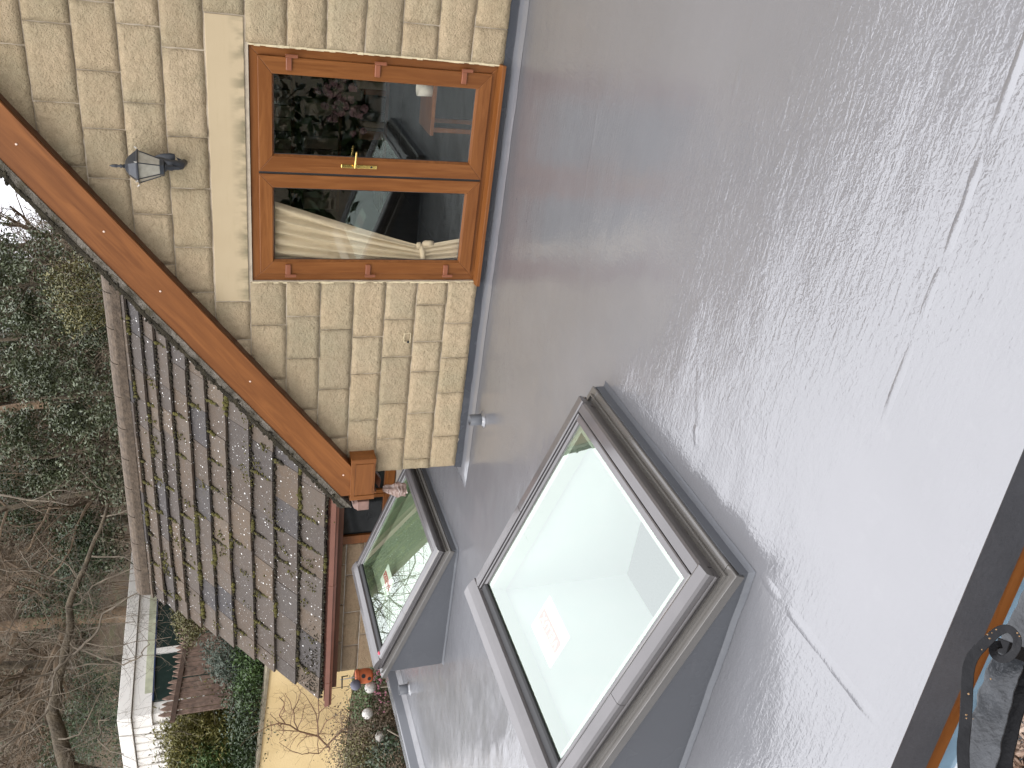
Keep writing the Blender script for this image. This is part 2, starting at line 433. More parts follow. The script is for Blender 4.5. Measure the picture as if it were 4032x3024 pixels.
ridge((1.75, -.62, 0), (.35, -.66, 0), .04, .0028)
ridge((1.95, -1.38, 0), (.85, -1.43, 0), .03, .0025)
ridge((3.0, -2.62, 0), (1.7, -2.58, 0), .03, .003)
ridge((-1.15, -3.9, 0), (-1.3, -2.7, 0), .04, .004)
ridge((-4.9, -1.8, 0), (-2.2, -1.7, 0), .045, .003)
ridge((.85, -4.22, 0), (.42, -4.27, 0), .05, .003)
ridge((-4.4, -.2, 0), (-5.2, -1.6, 0), .04, .003)
# vertical front drip edge, brown board, glazed front below
def fr_strip(z0, z1, off, th, m, name, x0=-5.95, x1=3.9, parent=ext, bevel=0):
    mb = MB(); p = []
    for z in (z0, z1):
        for x, o in ((x0, off), (x1, off), (x1, off+th), (x0, off+th)): p.append((x, front_y(x)+o, z))
    mb.hexa(p); return mb.build(name, m, parent, bevel=bevel)
fr_strip(-.160, -.003, -.004, .03, M_fascia, 'drip_edge')
fr_strip(-.003, .0008, -.006, .010, M_deck, 'edge_trim')
fr_strip(-.228, -.160, .004, .03, M_oakH, 'fascia_board')
fr_strip(-.33, -.228, .012, .03, plain('glass_with_painted_sky', (.20, .30, .38), .12, var=.15), 'clerestory_pane')  # pale blue is the sky's reflection, put into the pane's colour
fr_strip(-2.7, -.33, .014, .03, M_white, 'front_wall')
MB().box((-5.95, -4.75, -2.7), (-5.85, 1.8, -.003)).build('side_wall', M_white, ext)
MB().box((3.85, -4.0, -2.7), (3.95, .0, -.003)).build('side_wall', M_white, ext)
MB().box((-5.85, -4.6, -2.72), (3.85, 1.9, -2.66)).build('room_floor', plain('pale_wood_floor', (.42, .38, .32), .4), ext)
MB().box((-1.6, .02, -2.66), (3.85, .07, -.33)).build('inner_wall', M_roomgrey, ext)
MB().box((-5.85, 1.84, -2.66), (-1.6, 1.88, -.33)).build('inner_wall', M_roomgrey, ext)
# left parapet
px0 = []
def extr(prof, y0, y1, m, name, parent=ext, smooth=False):   # prof of (x, z), runs along y
    mb = MB(); n = len(prof); K = 30
    for k in range(K+1):
        y = y0+(y1-y0)*k/K
        for x, z in prof: mb.v.append(Vector((x+.002*noise.noise(Vector((y*3, x*9, 2))), y, z+.0015*noise.noise(Vector((y*4, x*7, 9))))))
    for k in range(K):
        for i in range(n-1): mb.f.append((k*n+i, k*n+i+1, (k+1)*n+i+1, (k+1)*n+i))
    return mb.build(name, m, parent, smooth=smooth)
extr([(-5.95, -.2), (-5.95, .112), (-5.94, .12), (-5.80, .12), (-5.79, .112)][::-1], -4.84, 1.8, M_trim, 'parapet_coping')
extr([(-5.79, .112), (-5.715, .035)][::-1], -4.84, 1.8, M_kerb, 'parapet_face')
extr([(-5.715, .035), (-5.63, .010), (-5.60, .0015)][::-1], -4.84, 1.8, M_deck, 'parapet_fillet')
# upstand flashing and fillet along the gable wall and round its corner
def run(profile, pts, m, name, K=10, smooth=False):   # profile: (offset from wall, z); pts: list of (pos2d, outward 2d)
    mb = MB(); n = len(profile); rows = []
    for i in range(len(pts)-1):
        (a, na), (b, nb) = pts[i], pts[i+1]
        for k in range(K+(1 if i == len(pts)-2 else 0)):
            t = k/K; p = Vector(a).lerp(Vector(b), t); q = Vector(na).lerp(Vector(nb), t)
            for o_, z in profile:
                w = .35*min(o_, .05)*noise.noise(Vector((p.x*9, p.y*9, o_*20)))
                mb.v.append(Vector((p.x+q.x*(o_+w), p.y+q.y*(o_+w), z*(1+.12*noise.noise(Vector((p.x*6, p.y*6, 4)))))))
            rows.append(1)
    for r in range(len(rows)-1):
        for i in range(n-1): mb.f.append((r*n+i, (r+1)*n+i, (r+1)*n+i+1, r*n+i+1))
    return mb.build(name, m, ext, smooth=smooth)
wallpts = [((-1.66, 1.8), (-1, 0)), ((-1.66, .0), (-1, 0)), ((-1.66, .0), (-1, -1)), ((-1.66, .0), (0, -1)), ((3.8, .0), (0, -1))]
wp = [((-1.672, 1.8), (-1, 0)), ((-1.672, .012), (-1, -1)), ((3.8, .012), (0, -1))]
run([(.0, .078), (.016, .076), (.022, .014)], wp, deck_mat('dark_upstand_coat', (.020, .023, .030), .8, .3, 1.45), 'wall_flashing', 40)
run([(.022, .014), (.045, .024), (.115, .012), (.155, .0018)], wp, deck_mat('sky_brightened_fillet_coat', (.15, .153, .165), 1.3, .10), 'wall_fillet', 60, smooth=True)  # sky sheen on the tilted fillet is put into its lighter colour

# ================================================================== SKYLIGHTS
def skylight(s, label, floorcol):
    ox, oy, w, l = s['x'], s['y'], s['w'], s['l']; h0 = .167
    O = Vector((ox, oy, h0)); A = Vector((0, 1, 0)); B = Vector((-math.cos(TH), 0, math.sin(TH))); Nn = Vector((math.sin(TH), 0, math.cos(TH)))
    P = lambda a, b, n: O + A*a + B*b + Nn*n
    t = thing('roof_window', label, 'skylight', (ox-l*.47, oy+w/2, 0), 'roof windows on the flat roof')
    # kerb: wedge walls under the frame
    mg = .045; x1, x0 = ox+.03, ox-l*math.cos(TH)-.02; y0, y1 = oy-mg, oy+w+mg
    def top(x): return h0 - .10 + (ox-x)*math.tan(TH)
    kb = MB(); th = .05
    def wall(p, q, pi, qi):
        kb.hexa([(p[0], p[1], -.001), (q[0], q[1], -.001), (qi[0], qi[1], -.001), (pi[0], pi[1], -.001),
                 (p[0], p[1], top(p[0])), (q[0], q[1], top(q[0])), (qi[0], qi[1], top(qi[0])), (pi[0], pi[1], top(pi[0]))])
    wall((x0, y0), (x1, y0), (x1-th, y0+th), (x0+th, y0+th)); wall((x1, y0), (x1, y1), (x1-th, y1-th), (x1-th, y0+th))
    wall((x1, y1), (x0, y1), (x0+th, y1-th), (x1-th, y1-th)); wall((x0, y1), (x0, y0), (x0+th, y0+th), (x0+th, y1-th))
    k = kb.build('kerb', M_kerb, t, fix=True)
    # worked fillet round the foot of the kerb
    fl = MB(); c = [(x0, y0), (x1, y0), (x1, y1), (x0, y1)]; co = [(x0-.022, y0-.022), (x1+.022, y0-.022), (x1+.022, y1+.022), (x0-.022, y1+.022)]
    for i in range(4):
        j = (i+1) % 4; K = 26
        for q in range(K):
            def pt(u, o_):
                a = Vector((*c[i], 0)).lerp(Vector((*c[j], 0)), u); b = Vector((*co[i], 0)).lerp(Vector((*co[j], 0)), u)
                w_ = .006*noise.noise(Vector((a.x*8, a.y*8, 3)))
                return (a+Vector((0, 0, .016+w_*.6))) if o_ == 0 else ((a+b)/2+Vector((0, 0, .006))) if o_ == 1 else (b+Vector((w_, w_, .0015)))
            u0, u1 = q/K, (q+1)/K; n0 = len(fl.v)
            fl.v += [pt(u0, 0), pt(u1, 0), pt(u1, 1), pt(u0, 1), pt(u1, 2), pt(u0, 2)]
            fl.f += [(n0, n0+3, n0+2, n0+1), (n0+3, n0+5, n0+4, n0+2)]
    fl.build('fillet', M_kerb, k, smooth=True)
    # flashing: L-shaped tray on four sides
    def ringpiece(a0, a1, b0, b1, n0, n1): return MB().hexa([P(a0, b0, n0), P(a1, b0, n0), P(a1, b1, n0), P(a0, b1, n0), P(a0, b0, n1), P(a1, b0, n1), P(a1, b1, n1), P(a0, b1, n1)])
    fo = .055; fl_t = -.078
    for (a0, a1, b0, b1, dn) in ((-fo, .012, -.06, l+.06, 0), (w-.012, w+fo, -.06, l+.06, 0), (.012, w-.012, -.06, .012, .0), (.012, w-.012, l-.012, l+.06, .0)):
        o = ringpiece(a0, a1, b0, b1, fl_t-.045, fl_t+dn)
        o.build('flashing', M_alu2, t, bevel=.004, fix=True)
    # upstanding inner ledge line
    for (a0, a1, b0, b1) in ((-.020, -.012, -.03, l+.03), (w+.012, w+.020, -.03, l+.03), (-.012, w+.012, -.030, -.022)):
        ringpiece(a0, a1, b0, b1, fl_t-.002, fl_t+.014).build('flashing_lip', M_alu2, t, fix=True)
    # frame side (dark) and its claddings
    fw = .098
    for (a0, a1, b0, b1) in ((0, .06, 0, l), (w-.06, w, 0, l), (.06, w-.06, 0, .06), (.06, w-.06, l-.06, l)):
        ringpiece(a0+.004, a1-.004 if a1 > a0+.1 else a1, b0+.004, b1-.004, -.105, -.012).build('frame', M_alu, t, fix=True)
    # bottom cladding (along the low edge, b small): wide strip, groove, inner strip
    def clad(poly_ab_n, a0, a1, name='cladding'):    # cross-section in (b, n), running along a
        mb = MB(); n = len(poly_ab_n); mb.add([P(a0, b, nn) for b, nn in poly_ab_n]+[P(a1, b, nn) for b, nn in poly_ab_n],
            [(i, (i+1) % n, n+(i+1) % n, n+i) for i in range(n)]+[tuple(range(n-1, -1, -1)), tuple(range(n, 2*n))])
        return mb.build(name, M_alu, t, fix=True)
    def cladb(poly, b0, b1, name='cladding'):        # cross-section in (a, n), running along b
        mb = MB(); n = len(poly); mb.add([P(a, b0, nn) for a, nn in poly]+[P(a, b1, nn) for a, nn in poly],
            [(i, (i+1) % n, n+(i+1) % n, n+i) for i in range(n)]+[tuple(range(n-1, -1, -1)), tuple(range(n, 2*n))])
        return mb.build(name, M_alu, t, fix=True)
    clad([(-.004, -.035), (-.004, -.006), (.006, .002), (.050, .004), (.056, -.004), (.056, -.02), (.012, -.02)], .010, w-.010)
    clad([(.060, -.022), (.060, -.003), (.066, .000), (.094, -.001), (.099, -.012), (.099, -.022)], .062, w-.062, 'inner_bead')
    jl = l*.52
    for sgn in (0, 1):
        f = (lambda a: a) if sgn == 0 else (lambda a: w-a)
        prof = [(-.006, -.034), (-.006, -.008), (.002, .004), (.052, .010), (.060, .006), (.060, -.02), (.010, -.02)]
        cladb([(f(a), n) for a, n in prof], -.006, jl-.0012)
        cladb([(f(a), n) for a, n in prof], jl+.0012, l-.075)
        cladb([(f(a), n) for a, n in [(-.012, -.046), (-.012, -.038), (-.004, -.036), (.004, -.038), (.004, -.046)]], -.006, l-.01, 'cladding_lip')
        cladb([(f(a), n) for a, n in [(.066, -.022), (.066, .000), (.070, .003), (.078, .002), (.078, -.022)]], .060, l-.08, 'inner_bead')
        cladb([(f(a), n) for a, n in [(.082, -.022), (.082, -.006), (.086, -.004), (.097, -.012), (.098, -.022)]], .060, l-.08, 'inner_bead')
    # hood along the high edge
    clad([(l-.125, -.01), (l-.118, .010), (l-.085, .020), (l-.06, .026), (l-.010, .024), (l+.004, .010), (l+.008, -.035), (l-.004, -.04), (l-.01, -.02)], -.008, w+.008, 'hood')
    clad([(l-.175, -.024), (l-.175, -.010), (l-.165, -.004), (l-.128, -.004), (l-.128, -.024)], .085, w-.085, 'inner_bead').active_material = M_black
    ringpiece(.002, .07, l-.075, l-.004, -.10, .008).build('corner_cap', M_alu, t, fix=True)
    # glass
    gz = MB().hexa([P(.085, .085, -.026), P(w-.085, .085, -.026), P(w-.085, l-.13, -.026), P(.085, l-.13, -.026),
                    P(.085, .085, -.020), P(w-.085, .085, -.020), P(w-.085, l-.13, -.020), P(.085, l-.13, -.020)])
    gl = gz.build('glass', None, t, fix=True)
    gm = gl.data; gm.materials.append(M_skyglass)
    # inner timber sash, light shaft
    sh = MB(); i0, i1, j0, j1 = .13, w-.13, .13, l-.18
    cs = [P(i0, j0, -.03), P(i1, j0, -.03), P(i1, j1, -.03), P(i0, j1, -.03)]
    ce = [P(.085, .085, -.027), P(w-.085, .085, -.027), P(w-.085, l-.13, -.027), P(.085, l-.13, -.027)]
    low = [Vector((c_.x, c_.y, -.325)) for c_ in cs]
    md = [P(i0, j0, -.12), P(i1, j0, -.12), P(i1, j1, -.12), P(i0, j1, -.12)]
    sf = MB().add(ce+cs+md, [(i, (i+1) % 4, 4+(i+1) % 4, 4+i) for i in range(4)]+[(4+i, 4+(i+1) % 4, 8+(i+1) % 4, 8+i) for i in range(4)])
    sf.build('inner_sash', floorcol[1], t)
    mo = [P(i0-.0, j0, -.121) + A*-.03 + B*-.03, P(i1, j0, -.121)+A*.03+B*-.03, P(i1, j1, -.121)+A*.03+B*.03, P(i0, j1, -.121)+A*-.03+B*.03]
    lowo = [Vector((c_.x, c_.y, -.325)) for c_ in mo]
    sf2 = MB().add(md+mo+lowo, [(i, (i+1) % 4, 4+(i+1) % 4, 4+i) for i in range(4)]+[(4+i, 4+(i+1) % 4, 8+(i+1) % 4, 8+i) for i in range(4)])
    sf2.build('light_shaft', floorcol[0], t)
    if floorcol[2]:
        b0_, b1_ = -.10, -.104
        MB().hexa([P(i0+.03, j0+.03, b1_), P(i1-.03, j0+.03, b1_), P(i1-.03, j1-.03, b1_), P(i0+.03, j1-.03, b1_), P(i0+.03, j0+.03, b0_), P(i1-.03, j0+.03, b0_), P(i1-.03, j1-.03, b0_), P(i0+.03, j1-.03, b0_)]).build('tone_sheet', floorcol[2], t)  # added sheet; its colour stands for the dim green light inside
    # sticker on the pane
    st = MB().add([P(.480, .822, -.0290), P(.758, .822, -.0290), P(.758, 1.028, -.0290), P(.480, 1.028, -.0290)], [(0, 1, 2, 3)])
    stk = st.build('sticker', plain('white_sticker_paper', (.75, .78, .74), .6, var=.02), t)
    def clipped(a0, a1, b0, b1, ch, n):   # red panel with one cut corner
        return [P(a0+ch, b0, n), P(a1, b0, n), P(a1, b1-ch, n), P(a1-ch, b1, n), P(a0, b1, n), P(a0, b0+ch, n)]
    MB().add(clipped(.504, .744, .890, .960, .008, -.0285), [(0, 1, 2, 3, 4, 5)]).build('sticker_print', plain('red_print', (.50, .045, .035), .6, var=.03), stk)
    cu = bpy.data.curves.new('lettering', 'FONT'); cu.body = 'VELUX'; cu.size = .062; cu.align_x = 'CENTER'; cu.align_y = 'CENTER'; cu.space_character = 1.15; cu.offset = .0008
    to = bpy.data.objects.new('lettering', cu); C.objects.link(to)
    bpy.context.view_layer.update(); dg = bpy.context.evaluated_depsgraph_get()
    me = bpy.data.meshes.new_from_object(to.evaluated_get(dg)); C.objects.unlink(to); bpy.data.objects.remove(to)
    for v in me.vertices:
        q = P(.624 + v.co.x*1.0, .925 + v.co.y*1.0, -.0280); v.co = q - O
    me.materials.clear(); me.materials.append(M_white)
    lo_ = bpy.data.objects.new('lettering', me); link(lo_, O, stk)
    return t
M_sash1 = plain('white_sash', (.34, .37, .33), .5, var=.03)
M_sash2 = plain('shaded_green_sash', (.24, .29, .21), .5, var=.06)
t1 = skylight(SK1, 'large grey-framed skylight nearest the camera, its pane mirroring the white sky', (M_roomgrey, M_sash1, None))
t2 = skylight(SK2, 'dark green-glazed skylight behind the corner of the stone gable, branches mirrored in it', (M_shaft, M_sash2, plain('grey_green_tone_sheet', (.20, .235, .165), .8, var=.05)))
# red speck on the far skylight's low-left corner
petal = MB().blob(at(1492, 2572, 'z', .66), .020, (1, 1, .5), nz=.2)
tag(petal.build('fallen_petal', plain('pink_red_petal', (.62, .06, .10), .6), smooth=True), 'pink-red petal lying on the left corner of the far skylight', 'petal')

# pendant lamp hanging in the room below the near skylight
pl = thing('pendant_lamp', 'white pendant lamp on a cord seen through the near skylight', 'lamp', (-.55, -2.9, -1.5))
MB().tube([(-.25, -2.75, -.33), (-.40, -2.85, -.9), (-.5, -2.88, -1.3)], .012, 6).build('cord', M_white, pl)
MB().lathe((-.5, -2.88, -1.5), [(.12, 0), (.10, .08), (.03, .18), (.02, .2)], 16).build('lamp_shade', M_white, pl, smooth=True)

# vent pipes painted with the roof
def vent(x, y, r, h, label):
    t = thing('vent_pipe', label, 'pipe', (x, y, 0), 'vent pipes')
    mb = MB().lathe((x, y, 0), [(r, 0), (r, h), (r*.86, h), (r*.86, .01)], 24, cap=False); b = mb.build('pipe', M_kerb, t, smooth=False)
    for p in b.data.polygons: p.use_smooth = abs(p.normal.z) < .5
    MB().lathe((x, y, 0), [(r*.86, h-.06), (0.001, h-.06)], 24, cap=False).build('pipe_inside', M_fascia, t)
    MB().lathe((x, y, 0), [(r+.028, .001), (r+.012, .006), (r+.003, .022)], 24, cap=False).build('collar', M_deck, t, smooth=True)
vent(-1.010, -.335, .043, .112, 'short grey vent pipe standing by the foot of the stone gable')
vent(-5.40, .86, .055, .12, 'short grey vent pipe beside the left parapet, behind the far skylight')

# ================================================================== STONE HOUSE
house = thing('stone_house', 'house of buff rock-faced stone with french doors, orange bargeboard and mossy tiled wing', 'house', (0, .3, -2.6))
Z = [.070, .292, .519, .748, .974, 1.208, 1.440, 1.680, 1.908, 2.141, 2.368, 2.599, 2.838, 3.07, 3.30, 3.53, 3.76, 3.99, 4.22]
PEAKX = 2.45
def rake_z(x): return .945+.765*(x+1.84) if x <= PEAKX else .945+.765*(PEAKX+1.84)-.765*(x-PEAKX)
XL = -1.674
# core wall (mortar) with the door opening
def core():
    mb = MB(); zt = lambda x: rake_z(x)-.16
    def quad_prism(pts):    # pts (x,z) polygon extruded y .006 -> .30
        n = len(pts); mb.add([(x, -.0022, z) for x, z in pts]+[(x, .30, z) for x, z in pts], [tuple(range(n))]+[tuple(range(2*n-1, n-1, -1))]+[(i, n+i, n+(i+1) % n, (i+1) % n) for i in range(n)])
    quad_prism([(XL+.01, -2.6), (0, -2.6), (0, zt(0)), (XL+.01, zt(XL))])
    quad_prism([(0, -2.6), (1.516, -2.6), (1.516, .045), (0, .045)])
    quad_prism([(0, 1.663), (1.516, 1.663), (1.516, zt(1.516)), (0, zt(0))])
    quad_prism([(1.516, -2.6), (PEAKX, -2.6), (PEAKX, zt(PEAKX)), (1.516, zt(1.516))])
    quad_prism([(PEAKX, -2.6), (6.6, -2.6), (6.6, zt(6.6)), (PEAKX, zt(PEAKX))])
    mb.box((XL+.01, .30, -2.6), (XL+.30, 3.0, rake_z(XL)-.1))
    return mb.build('gable_wall', M_mortar, house)
gable = core()
def block(x0, x1, z0, z1, yf, depth, m, parent, name='stone', face='y', rough=1.0, seed=0):
    """rock-faced block: a grid front, pushed back and chipped at its edges, with sides"""
    w, h = x1-x0, z1-z0; nx = max(4, int(w/.035)); nz = max(4, int(h/.035)); mb = MB(); idx = {}
    tilt = (rnd.uniform(-.006, .006), rnd.uniform(-.006, .006)); bul = rnd.uniform(.002, .008)*rough
    for j in range(nz+1):
        for i in range(nx+1):
            u, v = i/nx, j/nz; x, z = x0+w*u, z0+h*v
            e = min(min(u, 1-u)*w, min(v, 1-v)*h); q = Vector((x*7+seed, z*7, seed*1.7))
            d = bul*min(1, e/.011) + rough*.005*noise.noise(q) + rough*.004*noise.noise(q*3.1) + tilt[0]*(u-.5)+tilt[1]*(v-.5)
            ex = .004*noise.noise(Vector((z*22, seed, 1))) if i in (0, nx) else 0
            ez = .004*noise.noise(Vector((x*22, seed, 7))) if j in (0, nz) else 0
            d = max(d, -.004) if e < .001 else d
            mb.v.append((x+ex, -d, z+ez) if face == 'y' else (-d, x+ex, z+ez))
    mb.v = [Vector(v) for v in mb.v]
    for j in range(nz):
        for i in range(nx):
            a = j*(nx+1)+i; mb.f.append((a, a+1, a+nx+2, a+nx+1))
    ring = [i for i in range(nx+1)]+[j*(nx+1)+nx for j in range(1, nz+1)]+[nz*(nx+1)+i for i in range(nx-1, -1, -1)]+[j*(nx+1) for j in range(nz-1, 0, -1)]
    b0 = len(mb.v)
    for r in ring:
        v = mb.v[r].copy()
        if face == 'y': v.y = depth-yf
        else: v.x = depth-yf
        mb.v.append(v)
    for k in range(len(ring)): mb.f.append((ring[k], b0+k, b0+(k+1) % len(ring), ring[(k+1) % len(ring)]))
    off = Vector((0, yf, 0)) if face == 'y' else Vector((yf, 0, 0))
    mb.v = [v+off for v in mb.v]
    o = mb.build(name, m, parent)
    o.data.polygons.foreach_set('use_smooth', [True]*(nx*nz)+[False]*(len(mb.f)-nx*nz)); return o
J = .0036   # half joint
def extend(js, lo, hi):
    js = [j for j in js if lo+.06 < j < hi-.06]
    out = sorted(js); x = (out[-1] if out else lo)
    while hi-x > .52:
        x += rnd.uniform(.26, .46)
        if hi-x < .12: break
        out.append(x)
    return [lo]+out+[hi]
XR = 6.5; D0, D1 = -.006, 1.522
courses = {
 0: [[-1.368, -.956, -.642, -.346], [1.738, 2.1]],
 1: [[-1.573, -1.133, -.755, -.496, -.19], [1.98]],
 2: [[-1.36, -1.032, -.617, -.305], [1.721]],
 3: [[-1.17, -.755, -.445], [2.05]],
 4: [[-1.323, -.875, -.377], [1.86]],
 5: [[-1.50, -1.05, -.607, -.269], [2.06]],
 6: [[-1.20, -.774, -.334], [1.92]],
 7: [[-.80, -.444, -.150], [1.670]],
 8: [[-.60, -.36, -.08, .239, .631, .952, 1.46, 1.80]],
 9: [[.117, .457, 1.138, 1.568, 1.95]],
 10: [[.33, .677, .975, 1.302, 1.670, 2.02]],
 11: [[.743, 1.112, 1.539, 1.9]],
 12: [[.95, 1.409, 1.82]], 13: [[1.3, 1.72]], 14: [[1.6, 2.0]], 15: [[1.9]], 16: [[2.2]], 17: [[2.4]]}
sc = 0
for k in range(len(Z)-1):
    z0, z1 = Z[k]+J, Z[k+1]-J
    xl = XL if k < 3 else max(XL, (Z[k]-.945+.20)/.765-1.84)
    xr = XR if k < 3 else min(XR, 2*PEAKX-((Z[k]-.945+.20)/.765-1.84))
    if k < 7: spans = [(extend(courses[k][0], XL, D0)) if False else [XL]+[j for j in courses[k][0]]+[D0], extend(courses[k][1], D1, xr)]
    elif k == 7: spans = [[XL if XL > xl else xl]+[j for j in courses[7][0] if j > xl+.05], extend([2.06], 1.670, xr)]
    else: spans = [extend([j for j in courses[k][0] if j > xl+.06], xl, xr)]
    if xl > XL: spans = [[max(xl, a) for a in sp if a > xl-.0 or True] for sp in spans]
    for sp in spans:
        sp = sorted(set(sp))
        for a, b_ in zip(sp[:-1], sp[1:]):
            if b_-a < .04: continue
            sc += 1
            rg = 1.0 + (1.2 if (k in (1, 8) and rnd.random() < .35) else 0)
            block(a+J, b_-J, z0, z1, -.008, .05, M_stone, gable, seed=sc*3.3, rough=rg)
# return face at the building's left corner (quoins)
for k in range(5):
    yy = .0
    for a in ((.04, .42), (.43, .83), (.84, 1.3), (1.31, 1.78)):
        sc += 1; block(a[0]+J, a[1]-J, Z[k]+J, Z[k+1]-J, XL-.006, XL+.05, M_stone, gable, face='x', seed=sc*3.1).name
lin = MB().box((-.145, -.012, 1.688), (1.665, .12, 1.900)).build('lintel', M_lintel, gable, bevel=.003)
# pale foam and sealant lines beside the doors
fm = MB()
for x, s in ((-.010, 1), (1.519, 1)):
    zz = .10
    while zz < 1.64:
        fm.box((x-.004-.006*rnd.random()*(s > 0), -.006-.004*rnd.random(), zz), (x+.003+.004*rnd.random(), .03, zz+.034)); zz += .034
tag(fm.build('sealant', M_foam, gable), kind='stuff')
# old scar where a socket was removed
sk_ = MB()
for a, b_ in (((-.490, .545), (-.415, .545)), ((-.415, .545), (-.415, .592)), ((-.415, .592), (-.488, .592)), ((-.488, .592), (-.490, .545))):
    n_ = 7
    sk_.tube([(a[0]+(b_[0]-a[0])*i/n_, -.020+.003*rnd.random(), a[1]+(b_[1]-a[1])*i/n_+.003*rnd.uniform(-1, 1)) for i in range(n_+1)], .0032, 5)
sk_.build('mastic_scar', M_foam, gable)
MB().blob((-.489, -.019, .560), .011, (1, .5, 1)).build('cable_hole', M_black, gable)

# ---------- french doors
door = MB().box((.0, .075, .088), (1.512, .085, .10)).build('french_doors', M_oakH, house)
def frame4(x0, x1, z0, z1, w, yf, yb, parent, name, wb=None, wt=None, bevel=.003):
    wb = wb or w; wt = wt or w
    r = []
    for nm, pts, mm in (('h', [(x0, z0), (x1, z0), (x1-w, z0+wb), (x0+w, z0+wb)], M_oakH), ('h', [(x0+w, z1-wt), (x1-w, z1-wt), (x1, z1), (x0, z1)], M_oakH),
                        ('v', [(x0, z0), (x0+w, z0+wb), (x0+w, z1-wt), (x0, z1)], M_oakV), ('v', [(x1-w, z0+wb), (x1, z0), (x1, z1), (x1-w, z1-wt)], M_oakV)):
        mb = MB(); mb.add([(x, yf, z) for x, z in pts]+[(x, yb, z) for x, z in pts], [(0, 1, 2, 3), (7, 6, 5, 4)]+[(i, 4+i, 4+(i+1) % 4, (i+1) % 4) for i in range(4)])
        r.append(mb.build(name, mm, parent, fix=True, bevel=bevel))
    return r
frame4(0, 1.512, .09, 1.660, .052, .012, .08, door, 'door_frame')
def leaf(x0, x1, g0, g1):
    lf = frame4(x0, x1, .138, 1.611, g0-x0-.012, -.008, .06, door, 'door_leaf', wb=.088, wt=.083)
    b0, b1 = .138+.088, 1.611-.083
    # glazing bead sloping in to the pane
    def ring(a, b_, y0, y1, m_, nm):
        (ax0, ax1, az0, az1), (bx0, bx1, bz0, bz1) = a, b_
        p = [(ax0, y0, az0), (ax1, y0, az0), (ax1, y0, az1), (ax0, y0, az1)]; q = [(bx0, y1, bz0), (bx1, y1, bz0), (bx1, y1, bz1), (bx0, y1, bz1)]
        return MB().add(p+q, [(i, (i+1) % 4, 4+(i+1) % 4, 4+i) for i in range(4)]).build(nm, m_, door)
    ring((g0-.012, g1+.012, b0, b1), (g0, g1, b0+.010, b1-.010), -.006, .012, M_oakH, 'glazing_bead')
    ring((g0, g1, b0+.010, b1-.010), (g0+.004, g1-.004, b0+.014, b1-.014), .012, .014, M_black, 'gasket')
    MB().box((g0, .0145, b0+.008), (g1, .018, b1-.008)).build('door_pane', M_doorglass, door)
leaf(.056, .743, .155, .650); leaf(.758, 1.460, .870, 1.372)
MB().box((.7435, .0, .14), (.7575, .05, 1.61)).build('meeting_gasket', M_black, door)
for x, zs, sg in ((1.462, (1.43, .892, .330), 1), (.052, (1.43, .887, .326), -1)):
    for z in zs:
        MB().box((min(x-sg*.075, x), -.022, z-.017), (max(x-sg*.075, x), -.005, z+.017)).build('hinge', M_hinge, door, bevel=.004)
        MB().tube([(x+sg*.008, -.018, z-.052), (x+sg*.008, -.018, z+.02)], .0105, 10).build('hinge_pin', M_hinge, door)
MB().box((.803, -.017, .862), (.829, -.008, 1.098)).build('handle_plate', M_brass, door, bevel=.006)
MB().tube([(.816, -.017, 1.015), (.816, -.055, 1.015), (.822, -.060, 1.015), (.915, -.055, 1.008), (.922, -.047, 1.006)], [.008, .008, .008, .0065, .006], 10).build('handle_lever', M_brass, door, smooth=True)
MB().lathe((0, 0, 0), [(.007, -.004), (.007, .0)], 10).build('keyhole', M_black, door, origin=(0, 0, 0))
kh = [o for o in C.objects if o.name.startswith('keyhole')][0]; kh.rotation_euler = (R(90), 0, 0); kh.location = Vector((.816, -.0175, .90))-WL[door]
MB().add([(-.022, -.062, .068), (1.526, -.062, .068), (1.526, .01, .075), (-.022, .01, .075), (-.022, -.062, .092), (1.526, -.062, .092), (1.526, .01, .104), (-.022, .01, .104)],
         [(0, 3, 2, 1), (4, 5, 6, 7), (0, 1, 5, 4), (1, 2, 6, 5), (2, 3, 7, 6), (3, 0, 4, 7)]).build('door_sill', M_oakH, door, bevel=.003)
# dark room behind the doors
rm = MB(); X0, X1, Y0, Y1, Z0, Z1 = -.28, 3.6, .31, 3.2, .02, 1.95
rm.add([(X0, Y0, Z0), (X1, Y0, Z0), (X1, Y1, Z0), (X0, Y1, Z0), (X0, Y0, Z1), (X1, Y0, Z1), (X1, Y1, Z1), (X0, Y1, Z1)], [(0, 1, 2, 3), (7, 6, 5, 4), (2, 6, 7, 3), (1, 5, 6, 2), (3, 7, 4, 0)])
rm.build('bedroom', M_dark, house)

# ---------- bargeboard, verge and gable roof slope
def raked(x0, x1, d0, d1, y0, y1, m, name, parent=house, top=None, amp=0, step=.06, rough_y=0, hang=0):
    """strip following the rake; d0/d1 = vertical distance of its lower/upper edge below the rake line"""
    mb = MB(); n = max(2, int((x1-x0)/step))
    for i in range(n+1):
        x = x0+(x1-x0)*i/n; zr = .945+.765*(x+1.84)
        a = amp*noise.noise(Vector((x*11, d0*5, y0*3))); b_ = amp*noise.noise(Vector((x*9, 3, d1*7)))
        yy = y0+rough_y*noise.noise(Vector((x*13, 1, 8)))
        mb.v += [Vector((x, yy, zr+d0+a)), Vector((x, y1, zr+d0)), Vector((x, y1, zr+d1)), Vector((x, yy, zr+d1+b_))]
    for i in range(n):
        for j in range(4):
            a = i*4+j; b2 = i*4+(j+1) % 4; mb.f.append((a, a+4, b2+4, b2))
    mb.f += [(0, 1, 2, 3), (n*4+3, n*4+2, n*4+1, n*4)]
    return mb.build(name, m, parent, fix=True)
